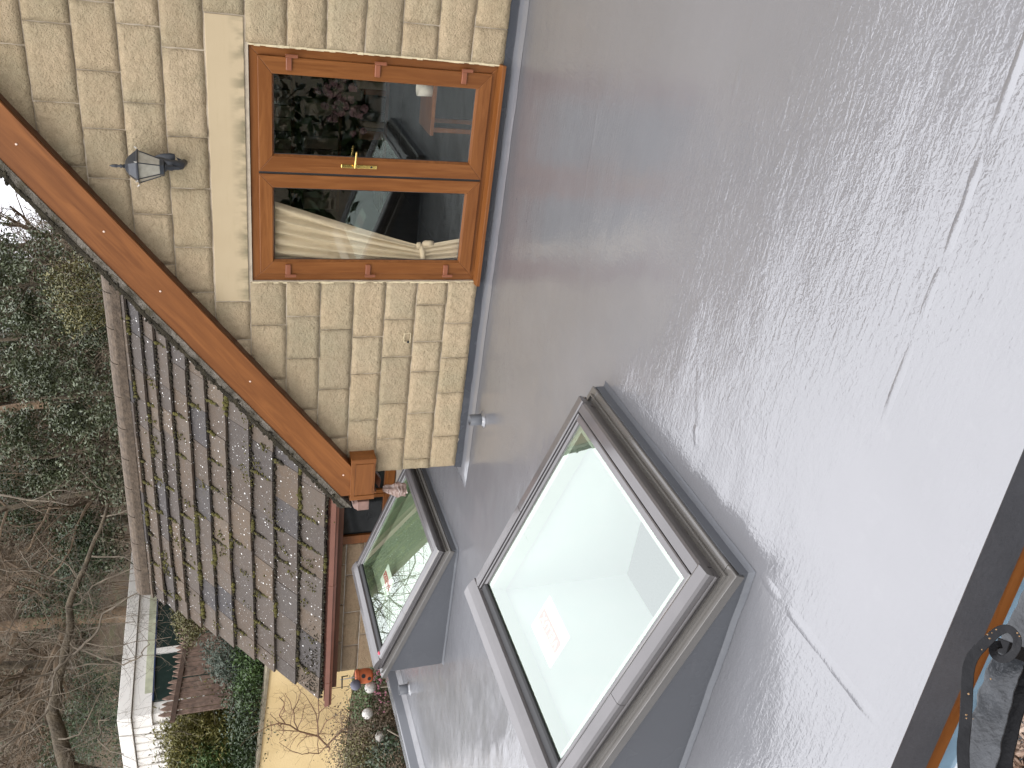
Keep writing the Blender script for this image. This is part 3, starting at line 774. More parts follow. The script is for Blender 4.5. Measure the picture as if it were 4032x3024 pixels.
# distances measured on the plane y = -0.1
barge = raked(-1.80, PEAKX, -.232, .055, -.125, -.095, M_barge, 'bargeboard', step=4)
for x in range(5):
    MB().lathe((0, 0, 0), [(.007, 0), (.005, .004)], 8).build('nail_cap', M_dot, barge, origin=(0, 0, 0))
caps = [o for o in C.objects if o.name.startswith('nail_cap')]
capsxz = [(1060, 1)]
for o, (px, py) in zip(caps, [(64, 568), (409, 912), (631, 1147), (985, 1502), (1352, 1871), (330, 820), (800, 1320)]):
    q = at(px, py, 'y', -.126); o.rotation_euler = (R(90), 0, 0); o.location = q - WL[barge]
raked(-1.80, PEAKX, -.235, -.222, -.093, .0, M_oakdark, 'soffit', step=4)
raked(-1.92, PEAKX, .055, .068, -.132, .10, M_verge, 'undercloak', amp=.003)
raked(-1.92, PEAKX, .068, .118, -.122, .10, M_verge, 'verge_mortar', amp=.006, rough_y=.012)
raked(-1.92, PEAKX, .112, .142, -.128, -.02, M_mossd, 'moss_band', amp=.012, rough_y=.02, step=.03)
# slope behind the verge, cut where it meets the wing roof
TW = R(43); EY, EZ = 1.573, .90
def wing_y(z): return EY + (z-EZ)/math.tan(TW)
sl_ = MB(); xa, xb = -1.92, PEAKX; n_ = 20
for i in range(n_+1):
    x = xa+(xb-xa)*i/n_; z = .945+.765*(x+1.84)+.10
    yv = max(.2, min(wing_y(z), 6)) if z < 2.98 else 6.0
    for y, dz in ((-.10, 0), (yv, 0), (yv, .03), (-.10, .03)): sl_.v.append(Vector((x, y, z+dz)))
for i in range(n_):
    for j in range(4):
        a = i*4+j; b2 = i*4+(j+1) % 4; sl_.f.append((a, a+4, b2+4, b2))
sl_.build('gable_roof_slope', M_tile, house, fix=True)
sl_ = MB().hexa([(PEAKX, -.13, rake_z(PEAKX)), (7.0, -.13, rake_z(7.0)), (7.0, 6, rake_z(7.0)), (PEAKX, 6, rake_z(PEAKX)), (PEAKX, -.13, rake_z(PEAKX)+.13), (7.0, -.13, rake_z(7.0)+.13), (7.0, 6, rake_z(7.0)+.13), (PEAKX, 6, rake_z(PEAKX)+.13)])
sl_.build('gable_roof_slope', M_tile, house)
MB().hexa([(PEAKX, -.125, rake_z(PEAKX)-.23), (7, -.125, rake_z(7)-.23), (7, -.095, rake_z(7)-.23), (PEAKX, -.095, rake_z(PEAKX)-.23), (PEAKX, -.125, rake_z(PEAKX)), (7, -.125, rake_z(7)), (7, -.095, rake_z(7)), (PEAKX, -.095, rake_z(PEAKX))]).build('bargeboard', M_barge, house)
# moss hanging over the verge
mv = MB()
for i in range(2200):
    x = rnd.uniform(-1.92, 1.4); cl_ = noise.noise(Vector((x*5, 0, 0)))
    if rnd.random() > .72+cl_*.6: continue
    z = .945+.765*(x+1.84)+rnd.uniform(.10, .155)
    mv.blob((x, rnd.uniform(-.125, -.03), z), rnd.uniform(.007, .017), (1, 1, .8), seg=(5, 3))
tag(mv.build('moss', M_mossd, house, smooth=True), kind='stuff')
# boxed end of the eaves
bx = MB().box((-1.845, -.130, .765), (-1.452, .10, .958)).build('eaves_box', M_oakH, house, bevel=.003)
MB().box((-1.800, -.1345, .780), (-1.500, -.1302, .925)).build('eaves_box_panel', M_oakH, bx, bevel=.002)
for x in (-1.845, -1.492):
    MB().box((x, -.1375, .764), (x+.040, -.1305, .957)).build('eaves_box_trim', M_oakV, bx, bevel=.002)
MB().box((-1.845, -.1372, .925), (-1.452, -.1306, .958)).build('eaves_box_trim', M_oakH, bx, bevel=.002)
# short gutter end of the gable side
MB().tube([(-1.92, -.10, .87), (-1.92, 1.3, .87)], .055, 12).build('gutter', M_brown, house, smooth=True)
MB().box((-1.955, -.135, .80), (-1.868, -.10, .895)).build('gutter_stop', M_brown, house, bevel=.006)
# ---------- wing: walls, window, gutter, tiles
WX0, WY = -6.04, 1.80
wing = MB().box((WX0+.006, WY+.006, -2.6), (-3.92, 5.79, .80)).box((-3.92, WY+.006, -2.6), (-2.66, 5.79, .12)).box((-2.66, WY+.006, -2.6), (-1.4, 5.79, .80)).box((-3.92, WY+.35, .12), (-2.66, 5.7, .80)).build('wing_wall', plain('wing_mortar', (.40, .35, .29), .95, var=.2), house)
MB().add([(WX0+.006, WY+.006, .8), (WX0+.006, 5.79, .8), (WX0+.006, (WY+5.79)/2, 2.78), (WX0+.16, WY+.006, .8), (WX0+.16, 5.79, .8), (WX0+.16, (WY+5.79)/2, 2.78)], [(0, 2, 1), (3, 4, 5), (0, 3, 5, 2), (1, 2, 5, 4), (0, 1, 4, 3)]).build('wing_gable', plain('wing_mortar_top', (.40, .35, .29), .95, var=.2), house)
WZ = [-.02, .20, .42, .62, .80]
for k in range(4):
    js = [WX0]; x = WX0
    while x < -1.75: x += rnd.uniform(.38, .72); js.append(min(x, -1.70))
    for a, b_ in zip(js[:-1], js[1:]):
        if b_-a < .08: continue
        segs = [(a, b_)]
        if WZ[k] > .05 or WZ[k+1] > .13:
            segs = []
            if a < -3.99: segs.append((a, min(b_, -3.99)))
            if b_ > -2.60: segs.append((max(a, -2.60), b_))
        for p_, q_ in segs:
            if q_-p_ < .05: continue
            sc += 1; block(p_+.006, q_-.006, WZ[k]+.006, WZ[k+1]-.006, WY, WY+.05, M_stone2, wing, seed=sc*2.7, rough=.7)
win = MB().box((-3.93, WY+.08, .14), (-2.65, WY+.09, .15)).build('window', M_oakH, house)
def wframe(x0, x1, z0, z1, w, y, nm, dp=.05):
    for a, b_, c_, d_ in ((x0, x1, z0, z0+w), (x0, x1, z1-w, z1), (x0, x0+w, z0+w, z1-w), (x1-w, x1, z0+w, z1-w)):
        MB().box((a, y, c_), (b_, y+dp, d_)).build(nm, M_oakH, win, bevel=.003)
wframe(-3.99, -2.60, .13, .80, .075, WY-.004, 'window_frame', .07)
wframe(-3.915, -3.31, .20, .725, .045, WY-.010, 'sash_frame'); wframe(-3.30, -2.675, .20, .725, .045, WY-.010, 'sash_frame')
for a, b_ in ((-3.87, -3.355), (-3.255, -2.72)):
    MB().box((a, WY+.02, .245), (b_, WY+.026, .68)).build('pane', M_darkpane, win)
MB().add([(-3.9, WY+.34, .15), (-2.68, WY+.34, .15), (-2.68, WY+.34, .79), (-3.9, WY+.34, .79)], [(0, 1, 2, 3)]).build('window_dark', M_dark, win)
fb = MB().box((WX0-.02, 1.60, .70), (-1.95, 1.625, .868)).build('fascia_board', M_oakdark, house)
MB().box((WX0-.02, 1.625, .70), (-1.95, 1.80, .712)).build('soffit', M_oakdark, house)
# ogee gutter
gp = [(0, 0), (-.004, -.05), (.012, -.062), (.02, -.085), (.09, -.085), (.09, -.0), (.085, -.0), (.085, -.078), (.025, -.078), (.018, -.058), (.004, -.046), (.006, 0)]
gm_ = MB(); gm_.sweep([Vector((0, y, z)) for y, z in gp], (-6.27, 1.505, .850), (-1.96, 1.505, .850)); gut = gm_.build('gutter', M_gutter, house, fix=True)
for x in (-5.9, -4.35, -2.9):
    gb = MB(); gb.sweep([Vector((0, y*1.08-.003, z*1.06+.002)) for y, z in gp], (x, 1.505, .850), (x+.035, 1.505, .850)); gb.build('gutter_bracket', M_gutter, gut, fix=True)
# tiles: courses of concrete slabs of mixed widths
slope_len = 3.05; n_courses = 14
tl = []
for i in range(4):
    mb = MB(); nn = 8; th = .028
    ed = [.005*noise.noise(Vector((k*.9+i*7, i, 2))) for k in range(nn+1)]
    top = [(k/nn, -.0+ed[k]) for k in range(nn+1)]
    vs = [(u, e, 0) for u, e in top]+[(u, e, th*(1+.15*noise.noise(Vector((u*5, i, 9))))) for u, e in top]+[(0, .34, 0), (1, .34, 0), (1, .34, .012), (0, .34, .012)]
    n1 = nn+1
    fs = [tuple(range(nn, -1, -1))+(2*n1, 2*n1+1), tuple(range(n1, 2*n1))+(2*n1+2, 2*n1+3)]
    fs += [(k, k+1, n1+k+1, n1+k) for k in range(nn)]+[(nn, 2*n1+1, 2*n1+2, n1+nn), (2*n1+1, 2*n1, 2*n1+3, 2*n1+2), (0, n1, 2*n1+3, 2*n1)]
    me = bpy.data.meshes.new('tile'); me.from_pydata(vs, [], fs); me.materials.append(M_tile); me.update(); tl.append(me)
RB = Vector((0, math.cos(TW), math.sin(TW))); RN = Vector((0, -math.sin(TW), math.cos(TW)))
rb = MB(); E0 = Vector((0, EY, EZ))
v1 = -1.86
XV = lambda z: (z-1.045)/.765-1.84
_p = [Vector((-6.12, EY, EZ)), Vector((-1.86, EY, EZ)), Vector((XV(EZ+slope_len*math.sin(TW)), 0, 0))+Vector((0, EY, EZ))+RB*slope_len, Vector((-6.12, EY, EZ))+RB*slope_len]
rb.hexa([q+RN*-.06 for q in _p]+[q+RN*-.03 for q in _p])
roof = rb.build('roof', M_tile_dark, house, fix=True)
mossA = MB(); mossB = MB()
sdist = [0.0]
sdist = [-.01, .355, .705, 1.03, 1.373, 1.664, 1.924, 2.184, 2.398, 2.595, 2.805, 2.97]
rot3 = Matrix((Vector((1, 0, 0)), RB, RN)).transposed()
cnt = 0
for k in range(len(sdist)-1):
    s0 = sdist[k]; z_here = EZ+s0*math.sin(TW)
    xr = XV(z_here)+.30         # where the gable slope hides it
    xr = max(-1.50, xr)
    x = -6.16 + (0 if k % 2 else 0) ; tprev = None
    first = True
    while x < xr:
        w = rnd.choice((.36, .42, .47, .52, .60))*rnd.uniform(.94, 1.05)*(1-.05*k/3)
        if first: w *= .45+.5*rnd.random(); first = False
        tilt = rnd.uniform(-.006, .010); cnt += 1
        base = E0+Vector((x+.002, 0, 0))+RB*(s0-.01+rnd.uniform(-.010, .010))+RN*(.006+tilt*.3)
        me = rnd.choice(tl)
        o = bpy.data.objects.new('tile', me); link(o, base, roof)
        ex = (sdist[k+1]-s0)
        o.matrix_local = Matrix.Translation(base-WL[roof]) @ rot3.to_4x4() @ Matrix.Rotation(-math.atan(.030/(sdist[k+1]-s0))+rnd.uniform(-.008, .008), 4, 'X') @ Matrix.Rotation(rnd.uniform(-.006, .006), 4, 'Z') @ Matrix.Diagonal((w-.006, ex*1.12/.34, 1, 1))
        # moss: along the joint on the tile's right edge and under the butts
        jx = x+w; mden = max(0, .55+1.3*noise.noise(Vector((jx*1.3, s0*3, 4))))
        if rnd.random() < mden:
            L_ = rnd.uniform(.4, 1)*ex
            for q in range(int(L_/.011)):
                sp = s0+ex-.01-q*.011 if rnd.random() < .9 else s0+rnd.uniform(0, ex)
                (mossA if rnd.random() < .45+.3*(k > 3) else mossB).blob(E0+Vector((jx+rnd.gauss(0, .006), 0, 0))+RB*(sp)+RN*(.012+rnd.random()*.008), rnd.uniform(.009, .023), seg=(5, 3))
        for q in range(int(w/.013)):
            mx = x+q*.013; dn = noise.noise(Vector((mx*2.6, s0*5, 7)))
            if rnd.random() < .50+dn*1.7+(.25 if k < 2 else 0):
                (mossA if dn > .22 else mossB).blob(E0+Vector((mx+rnd.gauss(0, .01), 0, 0))+RB*(s0-.016+rnd.gauss(0, .008))+RN*(.000+rnd.random()*.018), rnd.uniform(.008, .017+.036*max(0, dn)), seg=(5, 3))
        x += w
for i in range(60):      # loose cushions
    x = rnd.uniform(-6.1, -2.4); s0 = rnd.uniform(0, 2.6); ncl = rnd.randint(3, 22)
    for q in range(ncl):
        mossA.blob(E0+Vector((x+rnd.gauss(0, .035), 0, 0))+RB*(s0+rnd.gauss(0, .045))+RN*.026, rnd.uniform(.006, .015), (1, 1, .8), seg=(5, 3))
for i in range(260):     # dark cushions on the lowest left tiles
    x = -6.1+abs(rnd.gauss(0, .45)); mossB.blob(E0+Vector((x, 0, 0))+RB*abs(rnd.gauss(0, .12))+RN*.026, rnd.uniform(.005, .013), (1, 1, .8), seg=(5, 3))
tag(mossA.build('moss', M_moss, house, smooth=True), kind='stuff'); tag(mossB.build('moss', M_mossd, house, smooth=True), kind='stuff')
# ridge tiles: half-round on mortar bed
ry, rz = EY+slope_len*math.cos(TW)+.02, EZ+slope_len*math.sin(TW)-.02
x = -6.15; M_ridge = plain('weathered_ridge', (.095, .070, .048), .9, var=.35, vscale=18, bump=.012, bscale=50)
while x < .9:
    w = .44; mb = MB(); n_ = 10; prof = []
    for r_ in (.125, .105):
        prof.append([(math.cos(math.pi*i/n_)*r_*1.25, math.sin(math.pi*i/n_)*r_ - .03) for i in range(n_+1)])
    ring = [Vector((0, y, z)) for y, z in prof[0]]+[Vector((0, y, z)) for y, z in prof[1][::-1]]
    dz = rnd.uniform(-.006, .006)
    mb.sweep(ring, (x, ry, rz+dz), (x+w-.01, ry, rz+dz*.3)); mb.build('ridge_tile', M_ridge, roof, fix=True)
    mb = MB().blob((x+w, ry-.12, rz-.01), .035, (1, .8, .6), seg=(6, 4)); mb.build('mortar_dab', M_mortar2, roof)
    x += w
mb = MB(); prevn = 0
mb.box((-6.13, ry-.175, rz-.09), (.9, ry-.10, rz-.012)); mb.build('ridge_bedding', M_ridge, roof)

# back slope closes the roof
MB().hexa([E0+Vector((-6.12, 0, 0))+RB*slope_len+RN*-.05, E0+Vector((1.0, 0, 0))+RB*slope_len+RN*-.05, Vector((1.0, 6.05, .9)), Vector((-6.12, 6.05, .9)),
           E0+Vector((-6.12, 0, 0))+RB*slope_len+RN*-.0, E0+Vector((1.0, 0, 0))+RB*slope_len+RN*-.0, Vector((1.0, 6.1, .95)), Vector((-6.12, 6.1, .95))]).build('back_slope', M_tile, house)

# ---------- wall lantern
lx, ly = .795, -.135
ln = thing('wall_lantern', 'black coach lantern with glass panes on the gable above the doors', 'lantern', (lx, 0, 2.02))
MB().lathe((0, 0, 0), [(.010, -.018), (.052, -.016), (.058, -.004), (.058, .0)], 16).build('back_plate', M_lamp, ln, origin=(0, 0, 0), smooth=True)
bp_ = [o for o in C.objects if o.name.startswith('back_plate')][0]; bp_.rotation_euler = (R(90), 0, 0); bp_.scale = (.75, 1.75, 1); bp_.location = Vector((lx+.012, -.022, 2.13))-WL[ln]
MB().tube([(lx+.01, -.03, 2.20), (lx+.01, -.07, 2.185), (lx+.006, -.10, 2.13), (lx+.005, -.085, 2.07), (lx+.01, -.04, 2.05)], [.026, .034, .034, .028, .02], 10).build('arm', M_lamp, ln, smooth=True)
MB().lathe((lx, ly, 2.085), [(.004, -.02), (.012, 0), (.009, .02), (.018, .035), (.014, .06), (.03, .078)], 12).build('stem', M_lamp, ln, smooth=True)
def hexring(r, z): return [Vector((lx+r*math.cos(R(60*i)), ly+r*math.sin(R(60*i)), z)) for i in range(6)]
def hexlathe(prof, name, m, smooth=False):
    mb = MB(); 
    for r_, z in prof: mb.v += hexring(r_, z)
    for i in range(len(prof)-1):
        for j in range(6): mb.f.append((i*6+j, i*6+(j+1) % 6, (i+1)*6+(j+1) % 6, (i+1)*6+j))
    mb.f += [tuple(range(5, -1, -1)), tuple((len(prof)-1)*6+j for j in range(6))]
    return mb.build(name, m, ln)
hexlathe([(.040, 2.160), (.052, 2.164), (.054, 2.185), (.050, 2.188)], 'lantern_base', M_lamp)
hexlathe([(.104, 2.300), (.108, 2.306), (.096, 2.314), (.078, 2.335), (.060, 2.356), (.036, 2.372), (.012, 2.380)], 'lantern_cap', M_lamp)
for i in range(6):
    a, b_ = hexring(.053, 2.186)[i], hexring(.096, 2.300)[i]; MB().tube([a, b_], .0035, 5).build('glazing_bar', M_lamp, ln)
    a2, b2 = hexring(.051, 2.186)[(i+1) % 6], hexring(.094, 2.300)[(i+1) % 6]
    MB().add([hexring(.051, 2.186)[i], a2, b2, hexring(.094, 2.300)[i]], [(0, 1, 2, 3)]).build('lantern_pane', M_lampglass, ln)
    tip = hexring(.110, 2.308)[i]; MB().tube([tip, tip+(tip-Vector((lx, ly, 2.308)))*.10+Vector((0, 0, .012))], [.005, .002], 5).build('rim_tip', M_lampworn, ln)
MB().lathe((lx, ly, 2.188), [(.022, 0), (.022, .035), (.026, .036), (.026, .085), (.02, .09)], 12).build('lamp_holder', M_bulb, ln, smooth=True)
MB().lathe((lx, ly, 2.378), [(.014, 0), (.008, .014), (.013, .022), (.006, .032), (.011, .046), (.008, .07), (.001, .085)], 10).build('finial', M_lamp, ln, smooth=True)

# ---------- curtain behind the left leaf
def curtain():
    mb = MB(); nz, nx = 40, 44
    for j in range(nz+1):
        v = j/nz; z = .18+v*1.46
        # tied back at z = .48, spreading to the top
        tz = (z-.50)
        if tz > 0: x_r = .245+ .30*min(1, tz/1.05)**1.1
        else: x_r = .245+.06*min(1, -tz/.3)
        x_l = .06
        for i in range(nx+1):
            u = i/nx; x = x_l+(x_r-x_l)*u
            f = .5+.5*min(1, abs(tz)*3)
            y = .062+.020*f*math.sin(u*38+1.5*math.sin(v*3))+.009*math.sin(u*67+v*4)
            if abs(tz) < .03: y -= .006
            mb.v.append(Vector((x, y, z)))
    for j in range(nz):
        for i in range(nx):
            a = j*(nx+1)+i; mb.f.append((a, a+1, a+nx+2, a+nx+1))
    t = thing('curtain', 'cream curtain tied back behind the left french door pane', 'curtain', (.2, .1, .18))
    m_ = plain('cream_linen', (.62, .55, .44), .9, var=.06, bump=.001, bscale=200)
    mb.build('drape', m_, t, smooth=True)
    MB().tube([(.05, .05, .485), (.12, .045, .482), (.20, .048, .492), (.255, .07, .505)], [.018, .02, .02, .016], 8).build('tie_band', m_, t, smooth=True)
    MB().blob((.265, .055, .455), .032, (.8, .5, 1.3), nz=.25, seg=(8, 6)).blob((.245, .055, .52), .022, (1.2, .5, .8), nz=.25, seg=(8, 6)).build('bow', m_, t, smooth=True)
curtain()
# things indoors, faint behind the right-hand pane
fl_ = MB()
for i in range(34):
    fl_.blob((1.10+rnd.gauss(0, .09), .50+rnd.gauss(0, .04), 1.02+rnd.gauss(0, .08)), rnd.uniform(.018, .036), nz=.4, seg=(6, 4))
tag(fl_.build('flower_bunch', plain('dusty_pink_petals', (.09, .05, .065), .9, var=.3)), 'bunch of dusty pink flowers indoors behind the right door pane', 'flowers')
cup = thing('mug', 'white mug on a shelf behind the right door pane, low down', 'mug', (1.25, .42, .43))
MB().lathe((1.25, .42, .43), [(.045, 0), (.048, .10), (.044, .10), (.040, .01)], 18).build('body', M_white, cup, smooth=True)
MB().tube([(1.297, .42, .51), (1.325, .42, .50), (1.325, .42, .46), (1.296, .42, .45)], .006, 6).build('handle', M_white, cup)
sh = thing('side_table', 'low wooden side table indoors behind the right door pane', 'table', (1.25, .5, .02))
MB().box((.95, .36, .405), (1.5, .72, .43)).build('table_top', M_oakH, sh)
for x in (.97, 1.45):
    for y in (.38, .67): MB().box((x, y, .02), (x+.03, y+.03, .405)).build('leg', M_oakV, sh)
bd = thing('bookshelf', 'dark shelves of books and boxes at the back of the bedroom', 'bookcase', (.9, 2.2, .02))
for z in (.4, .8, 1.2, 1.6): MB().box((-.2, 2.0, z), (2.6, 2.3, z+.03)).build('shelf', M_oakdark, bd)
for z in (.43, .83, 1.23, 1.63):
    x = -.18
    while x < 2.5:
        w = rnd.uniform(.03, .16)
        if rnd.random() < .7:
            c_ = rnd.choice(((.3, .27, .22), (.25, .12, .08), (.10, .12, .14), (.45, .42, .36), (.08, .06, .05)))
            MB().box((x, 2.02, z), (x+w*.9, 2.2, z+rnd.uniform(.14, .30))).build('book', plain('book_cover', c_, .8), bd)
        x += w

# crumpled cloth and bracket hanging by the eaves box
rg = thing('rag_wrapped_pipe', 'weathered pinkish-brown wrapping hanging below the eaves box at the gable corner', 'wrapped pipe', (-1.84, .02, .5))
q0 = Vector((-1.80, .06, .73))
MB().hexa([(-1.76, .02, .755), (-1.66, .02, .755), (-1.66, .07, .755), (-1.76, .07, .755), (-1.83, -.02, .70), (-1.75, -.02, .69), (-1.75, .05, .69), (-1.83, .05, .70)]).build('bracket', M_oakdark, rg, fix=True)
mb = MB(); nz_ = 16; na = 18
cA = at(1508, 1925, 'y', .0); cB = at(1598, 1926, 'y', .0)
for j in range(nz_+1):
    t_ = j/nz_; c_ = cA.lerp(cB, t_); r0 = .020+.034*min(1, t_*1.6)
    for i in range(na):
        a = 2*math.pi*i/na; r_ = r0*(1+.30*math.sin(a*5+t_*3)+.35*noise.noise(Vector((math.cos(a)*2, math.sin(a)*2, t_*4))))
        mb.v.append(c_+Vector((r_*math.cos(a), .8*r_*math.sin(a), .012*noise.noise(Vector((a, t_*3, 1)))*t_)))
for j in range(nz_):
    for i in range(na):
        a = j*na+i; b_ = j*na+(i+1) % na; mb.f.append((a, b_, b_+na, a+na))
mr, t_, b_, o_ = mat('weathered_wrap'); n = N(t_); p = n.pos((6, 6, 22))
t_.links.new(n.ramp(n.noise(p, 1.6, 5, .65, .8), [(.38, (.12, .07, .05)), (.52, (.34, .24, .20)), (.64, (.62, .55, .50))]), b_.inputs['Base Color']); b_.inputs['Roughness'].default_value = .8
mb.build('wrapping', mr, rg, smooth=True, fix=True)

# ================================================================== YELLOW WALL, GARDEN
def W2(x, off=0): return Vector((x, wall_line_y(x)+off, 0))
yw = thing('rendered_garden_wall', 'tall yellow rendered wall with a thin stone coping left of the house', 'wall', (-12, wall_line_y(-12), -1.3))
a, b_ = W2(-5.9), W2(-34); mb = MB()
th_ = Vector((0, .25, 0))
mb.hexa([a+Vector((0, 0, -1.6)), b_+Vector((0, 0, -1.6)), b_+th_+Vector((0, 0, -1.6)), a+th_+Vector((0, 0, -1.6)), a+Vector((0, 0, wall_top(-5.9)-.045)), b_+Vector((0, 0, wall_top(-5.9)+.0815*28.1-.045)), b_+th_+Vector((0, 0, wall_top(-5.9)+.0815*28.1-.045)), a+th_+Vector((0, 0, wall_top(-5.9)-.045))])
def render_mat():
    m, t, b, o = mat('yellow_render'); n = N(t); p = n.pos()
    c = n.mix(n.ramp(n.noise(p, .9, 6, .6), [(.35, 0.), (.65, 1.)]), (.62, .46, .225), (.69, .53, .28))
    c = n.mix(n.ramp(n.noise(n.pos((1.5, 1.5, .5)), 2.2, 5), [(.55, 0.), (.75, .25)]), c, (.45, .33, .16))
    t.links.new(c, b.inputs['Base Color']); b.inputs['Roughness'].default_value = .9
    t.links.new(n.bump(n.noise(p, 40, 4), 1, .006), b.inputs['Normal']); return m
mb.build('render', render_mat(), yw, fix=True)
k_ = 0; x = -5.9
while x > -34:
    a, b_ = W2(x, -.04), W2(x-.88, -.04); x -= .89; zq = 1.30+.0815*(-9.66-x-.89); z0, z1 = zq-.043, zq+rnd.uniform(0, .012)
    up = Vector((0, 0, .0725)); h0_, h1_ = Vector((0, 0, z0)), Vector((0, 0, z1)); tt = th_*1.25
    mb = MB().hexa([a+h0_, b_+h0_+up, b_+tt+h0_+up, a+tt+h0_, a+h1_, b_+h1_+up, b_+tt+h1_+up, a+tt+h1_])
    mb.build('coping_stone', M_mortar2, yw, fix=True)

# ---------- vegetation helpers
def leaf_mat(name, cols, rough=.5):
    m, t, b, o = mat(name); n = N(t)
    c = n.ramp(n.noise(n.pos(), 2.6, 6, .75), [(.32, cols[0]), (.5, cols[1]), (.66, cols[2])])
    w_ = n('TexWhiteNoise', {'Vector': n.pos((3, 3, 3))}, noise_dimensions='3D')
    t.links.new(c, b.inputs['Base Color']); b.inputs['Roughness'].default_value = rough
    b.inputs['Subsurface Weight'].default_value = 0; return m
M_holly = leaf_mat('grey_green_leaves', ((.030, .038, .016), (.075, .090, .043), (.15, .17, .10)), .42)
M_ivy = leaf_mat('deep_green_leaves', ((.016, .028, .010), (.03, .05, .015), (.055, .085, .028)), .4)
M_golden = leaf_mat('golden_green_needles', ((.045, .048, .010), (.12, .11, .022), (.22, .19, .045)), .7)
M_greyneedle = leaf_mat('grey_green_needles', ((.035, .05, .035), (.07, .09, .065), (.12, .145, .11)), .7)
M_green = leaf_mat('fresh_green_leaves', ((.022, .045, .010), (.055, .10, .022), (.11, .18, .05)), .5)
M_olive = leaf_mat('yellow_olive_leaves', ((.06, .06, .018), (.11, .10, .03), (.16, .14, .045)), .6)
M_twig = plain('brown_twigs', (.10, .068, .040), .9, var=.5, vscale=3)
M_twigp = plain('pale_lichened_twigs', (.15, .122, .088), .9, var=.35, vscale=4)
M_bark = plain('mossy_bark', (.085, .066, .042), .95, var=.5, vscale=7, bump=.03, bscale=24)
M_barkr = plain('reddish_bark', (.17, .115, .07), .95, var=.35, vscale=6, bump=.03, bscale=20)
M_deadleaf = leaf_mat('dead_brown_leaves', ((.05, .035, .02), (.10, .07, .04), (.16, .11, .065)), .8)

def leaves(mb, c, rad, n, size, up=.3, shell=.55, asp=.45):
    c = Vector(c)
    nclump = max(3, n//55); cl = []
    for i in range(nclump):
        d = Vector((rnd.gauss(0, 1), rnd.gauss(0, 1), rnd.gauss(0, 1))).normalized()
        r_ = shell+(1-shell)*rnd.random() if rnd.random() < .8 else rnd.random()
        k = 1+.30*noise.noise(d*2.2+c)
        cl.append(c+Vector((d.x*rad[0], d.y*rad[1], d.z*rad[2]))*r_*k)
    cs = .125*max(rad)**.6
    for i in range(n):
        q = rnd.choice(cl); p = q+Vector((rnd.gauss(0, cs), rnd.gauss(0, cs), rnd.gauss(0, cs*.8)))
        d = Vector((rnd.gauss(0, 1), rnd.gauss(0, 1), rnd.gauss(0, .7)-up)).normalized(); s = size*rnd.uniform(.6, 1.35)
        w = d.cross(Vector((rnd.gauss(0, .6), rnd.gauss(0, .6), 1))).normalized()*s*asp; l_ = d*s
        n0 = len(mb.v); mb.v += [p, p+l_*.5+w*.5, p+l_, p+l_*.5-w*.5]; mb.f.append((n0, n0+1, n0+2, n0+3))
    return mb
def grow(mb, p, d, ln_, r, depth, sides=5, bend=.25, twig_fac=.72, kids=3, spread=.75, grav=0.0):
    pts = [Vector(p)]; rad = [r]; n = 5; d = Vector(d).normalized(); q = Vector(p)
    for i in range(n):
        d = (d+Vector((rnd.gauss(0, bend), rnd.gauss(0, bend), rnd.gauss(0, bend)+grav))).normalized()
        q = q+d*ln_/n; pts.append(q.copy()); rad.append(max(.0012, r*(1-.62*(i+1)/n)))
    mb.tube(pts, rad, max(3, sides), cap=False)
    if depth <= 0: return
    for k in range(kids):
        i = rnd.randint(1, n); pp = pts[i]
        nd = (d+Vector((rnd.gauss(0, spread), rnd.gauss(0, spread), rnd.gauss(0, spread)*.8+.12))).normalized()
        grow(mb, pp, nd, ln_*twig_fac*rnd.uniform(.6, 1.1), rad[i]*.62, depth-1, sides-1, bend, twig_fac, kids, spread, grav)

def tree(label, p, h, r, kind, crown=None, mat_c=None, nleaf=6000, lsize=.07, name='tree', lean=(0, 0), group='trees on the hillside', depth=4, bark=None, kids=4, cat='tree', twigmat=None):
    x, y = p; gz = ground_z(x, y)-.1; t = thing(name, label, cat, (x, y, gz), group)
    top = Vector((x+lean[0], y+lean[1], gz+h)); base = Vector((x, y, gz)); pts = [base]; n = 8; rr = [r*1.25]
    for i in range(1, n+1):
        u = i/n; pts.append(base.lerp(top, u)+Vector((noise.noise(Vector((x, u*2.5, 1)))*.07*h, noise.noise(Vector((y, u*2.5, 5)))*.07*h, 0))*min(1, u*2)); rr.append(r*(1-.72*u))
    MB().tube(pts, rr, 9).build('trunk', bark or M_bark, t, smooth=True)
    br = MB()
    if kind == 'bare':
        for i in range(2, n+1):
            for k in range(3 if i < n else 4):
                d = Vector((rnd.gauss(0, 1), rnd.gauss(0, 1), rnd.uniform(.1, 1.1))).normalized()
                grow(br, pts[i], d, h*rnd.uniform(.20, .36), rr[i]*.55, depth, 5, .17, .68, kids, .6)
        br.build('crown', twigmat or M_twig, t)
    else:
        for i in range(2, n):
            for k in range(2):
                d = Vector((rnd.gauss(0, 1), rnd.gauss(0, 1), rnd.uniform(.1, .9))).normalized(); grow(br, pts[i], d, h*.22, rr[i]*.5, 1, 4)
        br.build('branches', M_bark, t)
        lf = MB()
        for (dx, dy, dz, rx, ry_, rz_) in crown: leaves(lf, (x+dx, y+dy, gz+dz), (rx, ry_, rz_), nleaf//len(crown), lsize)
        lf.build('crown', mat_c, t)
    return t

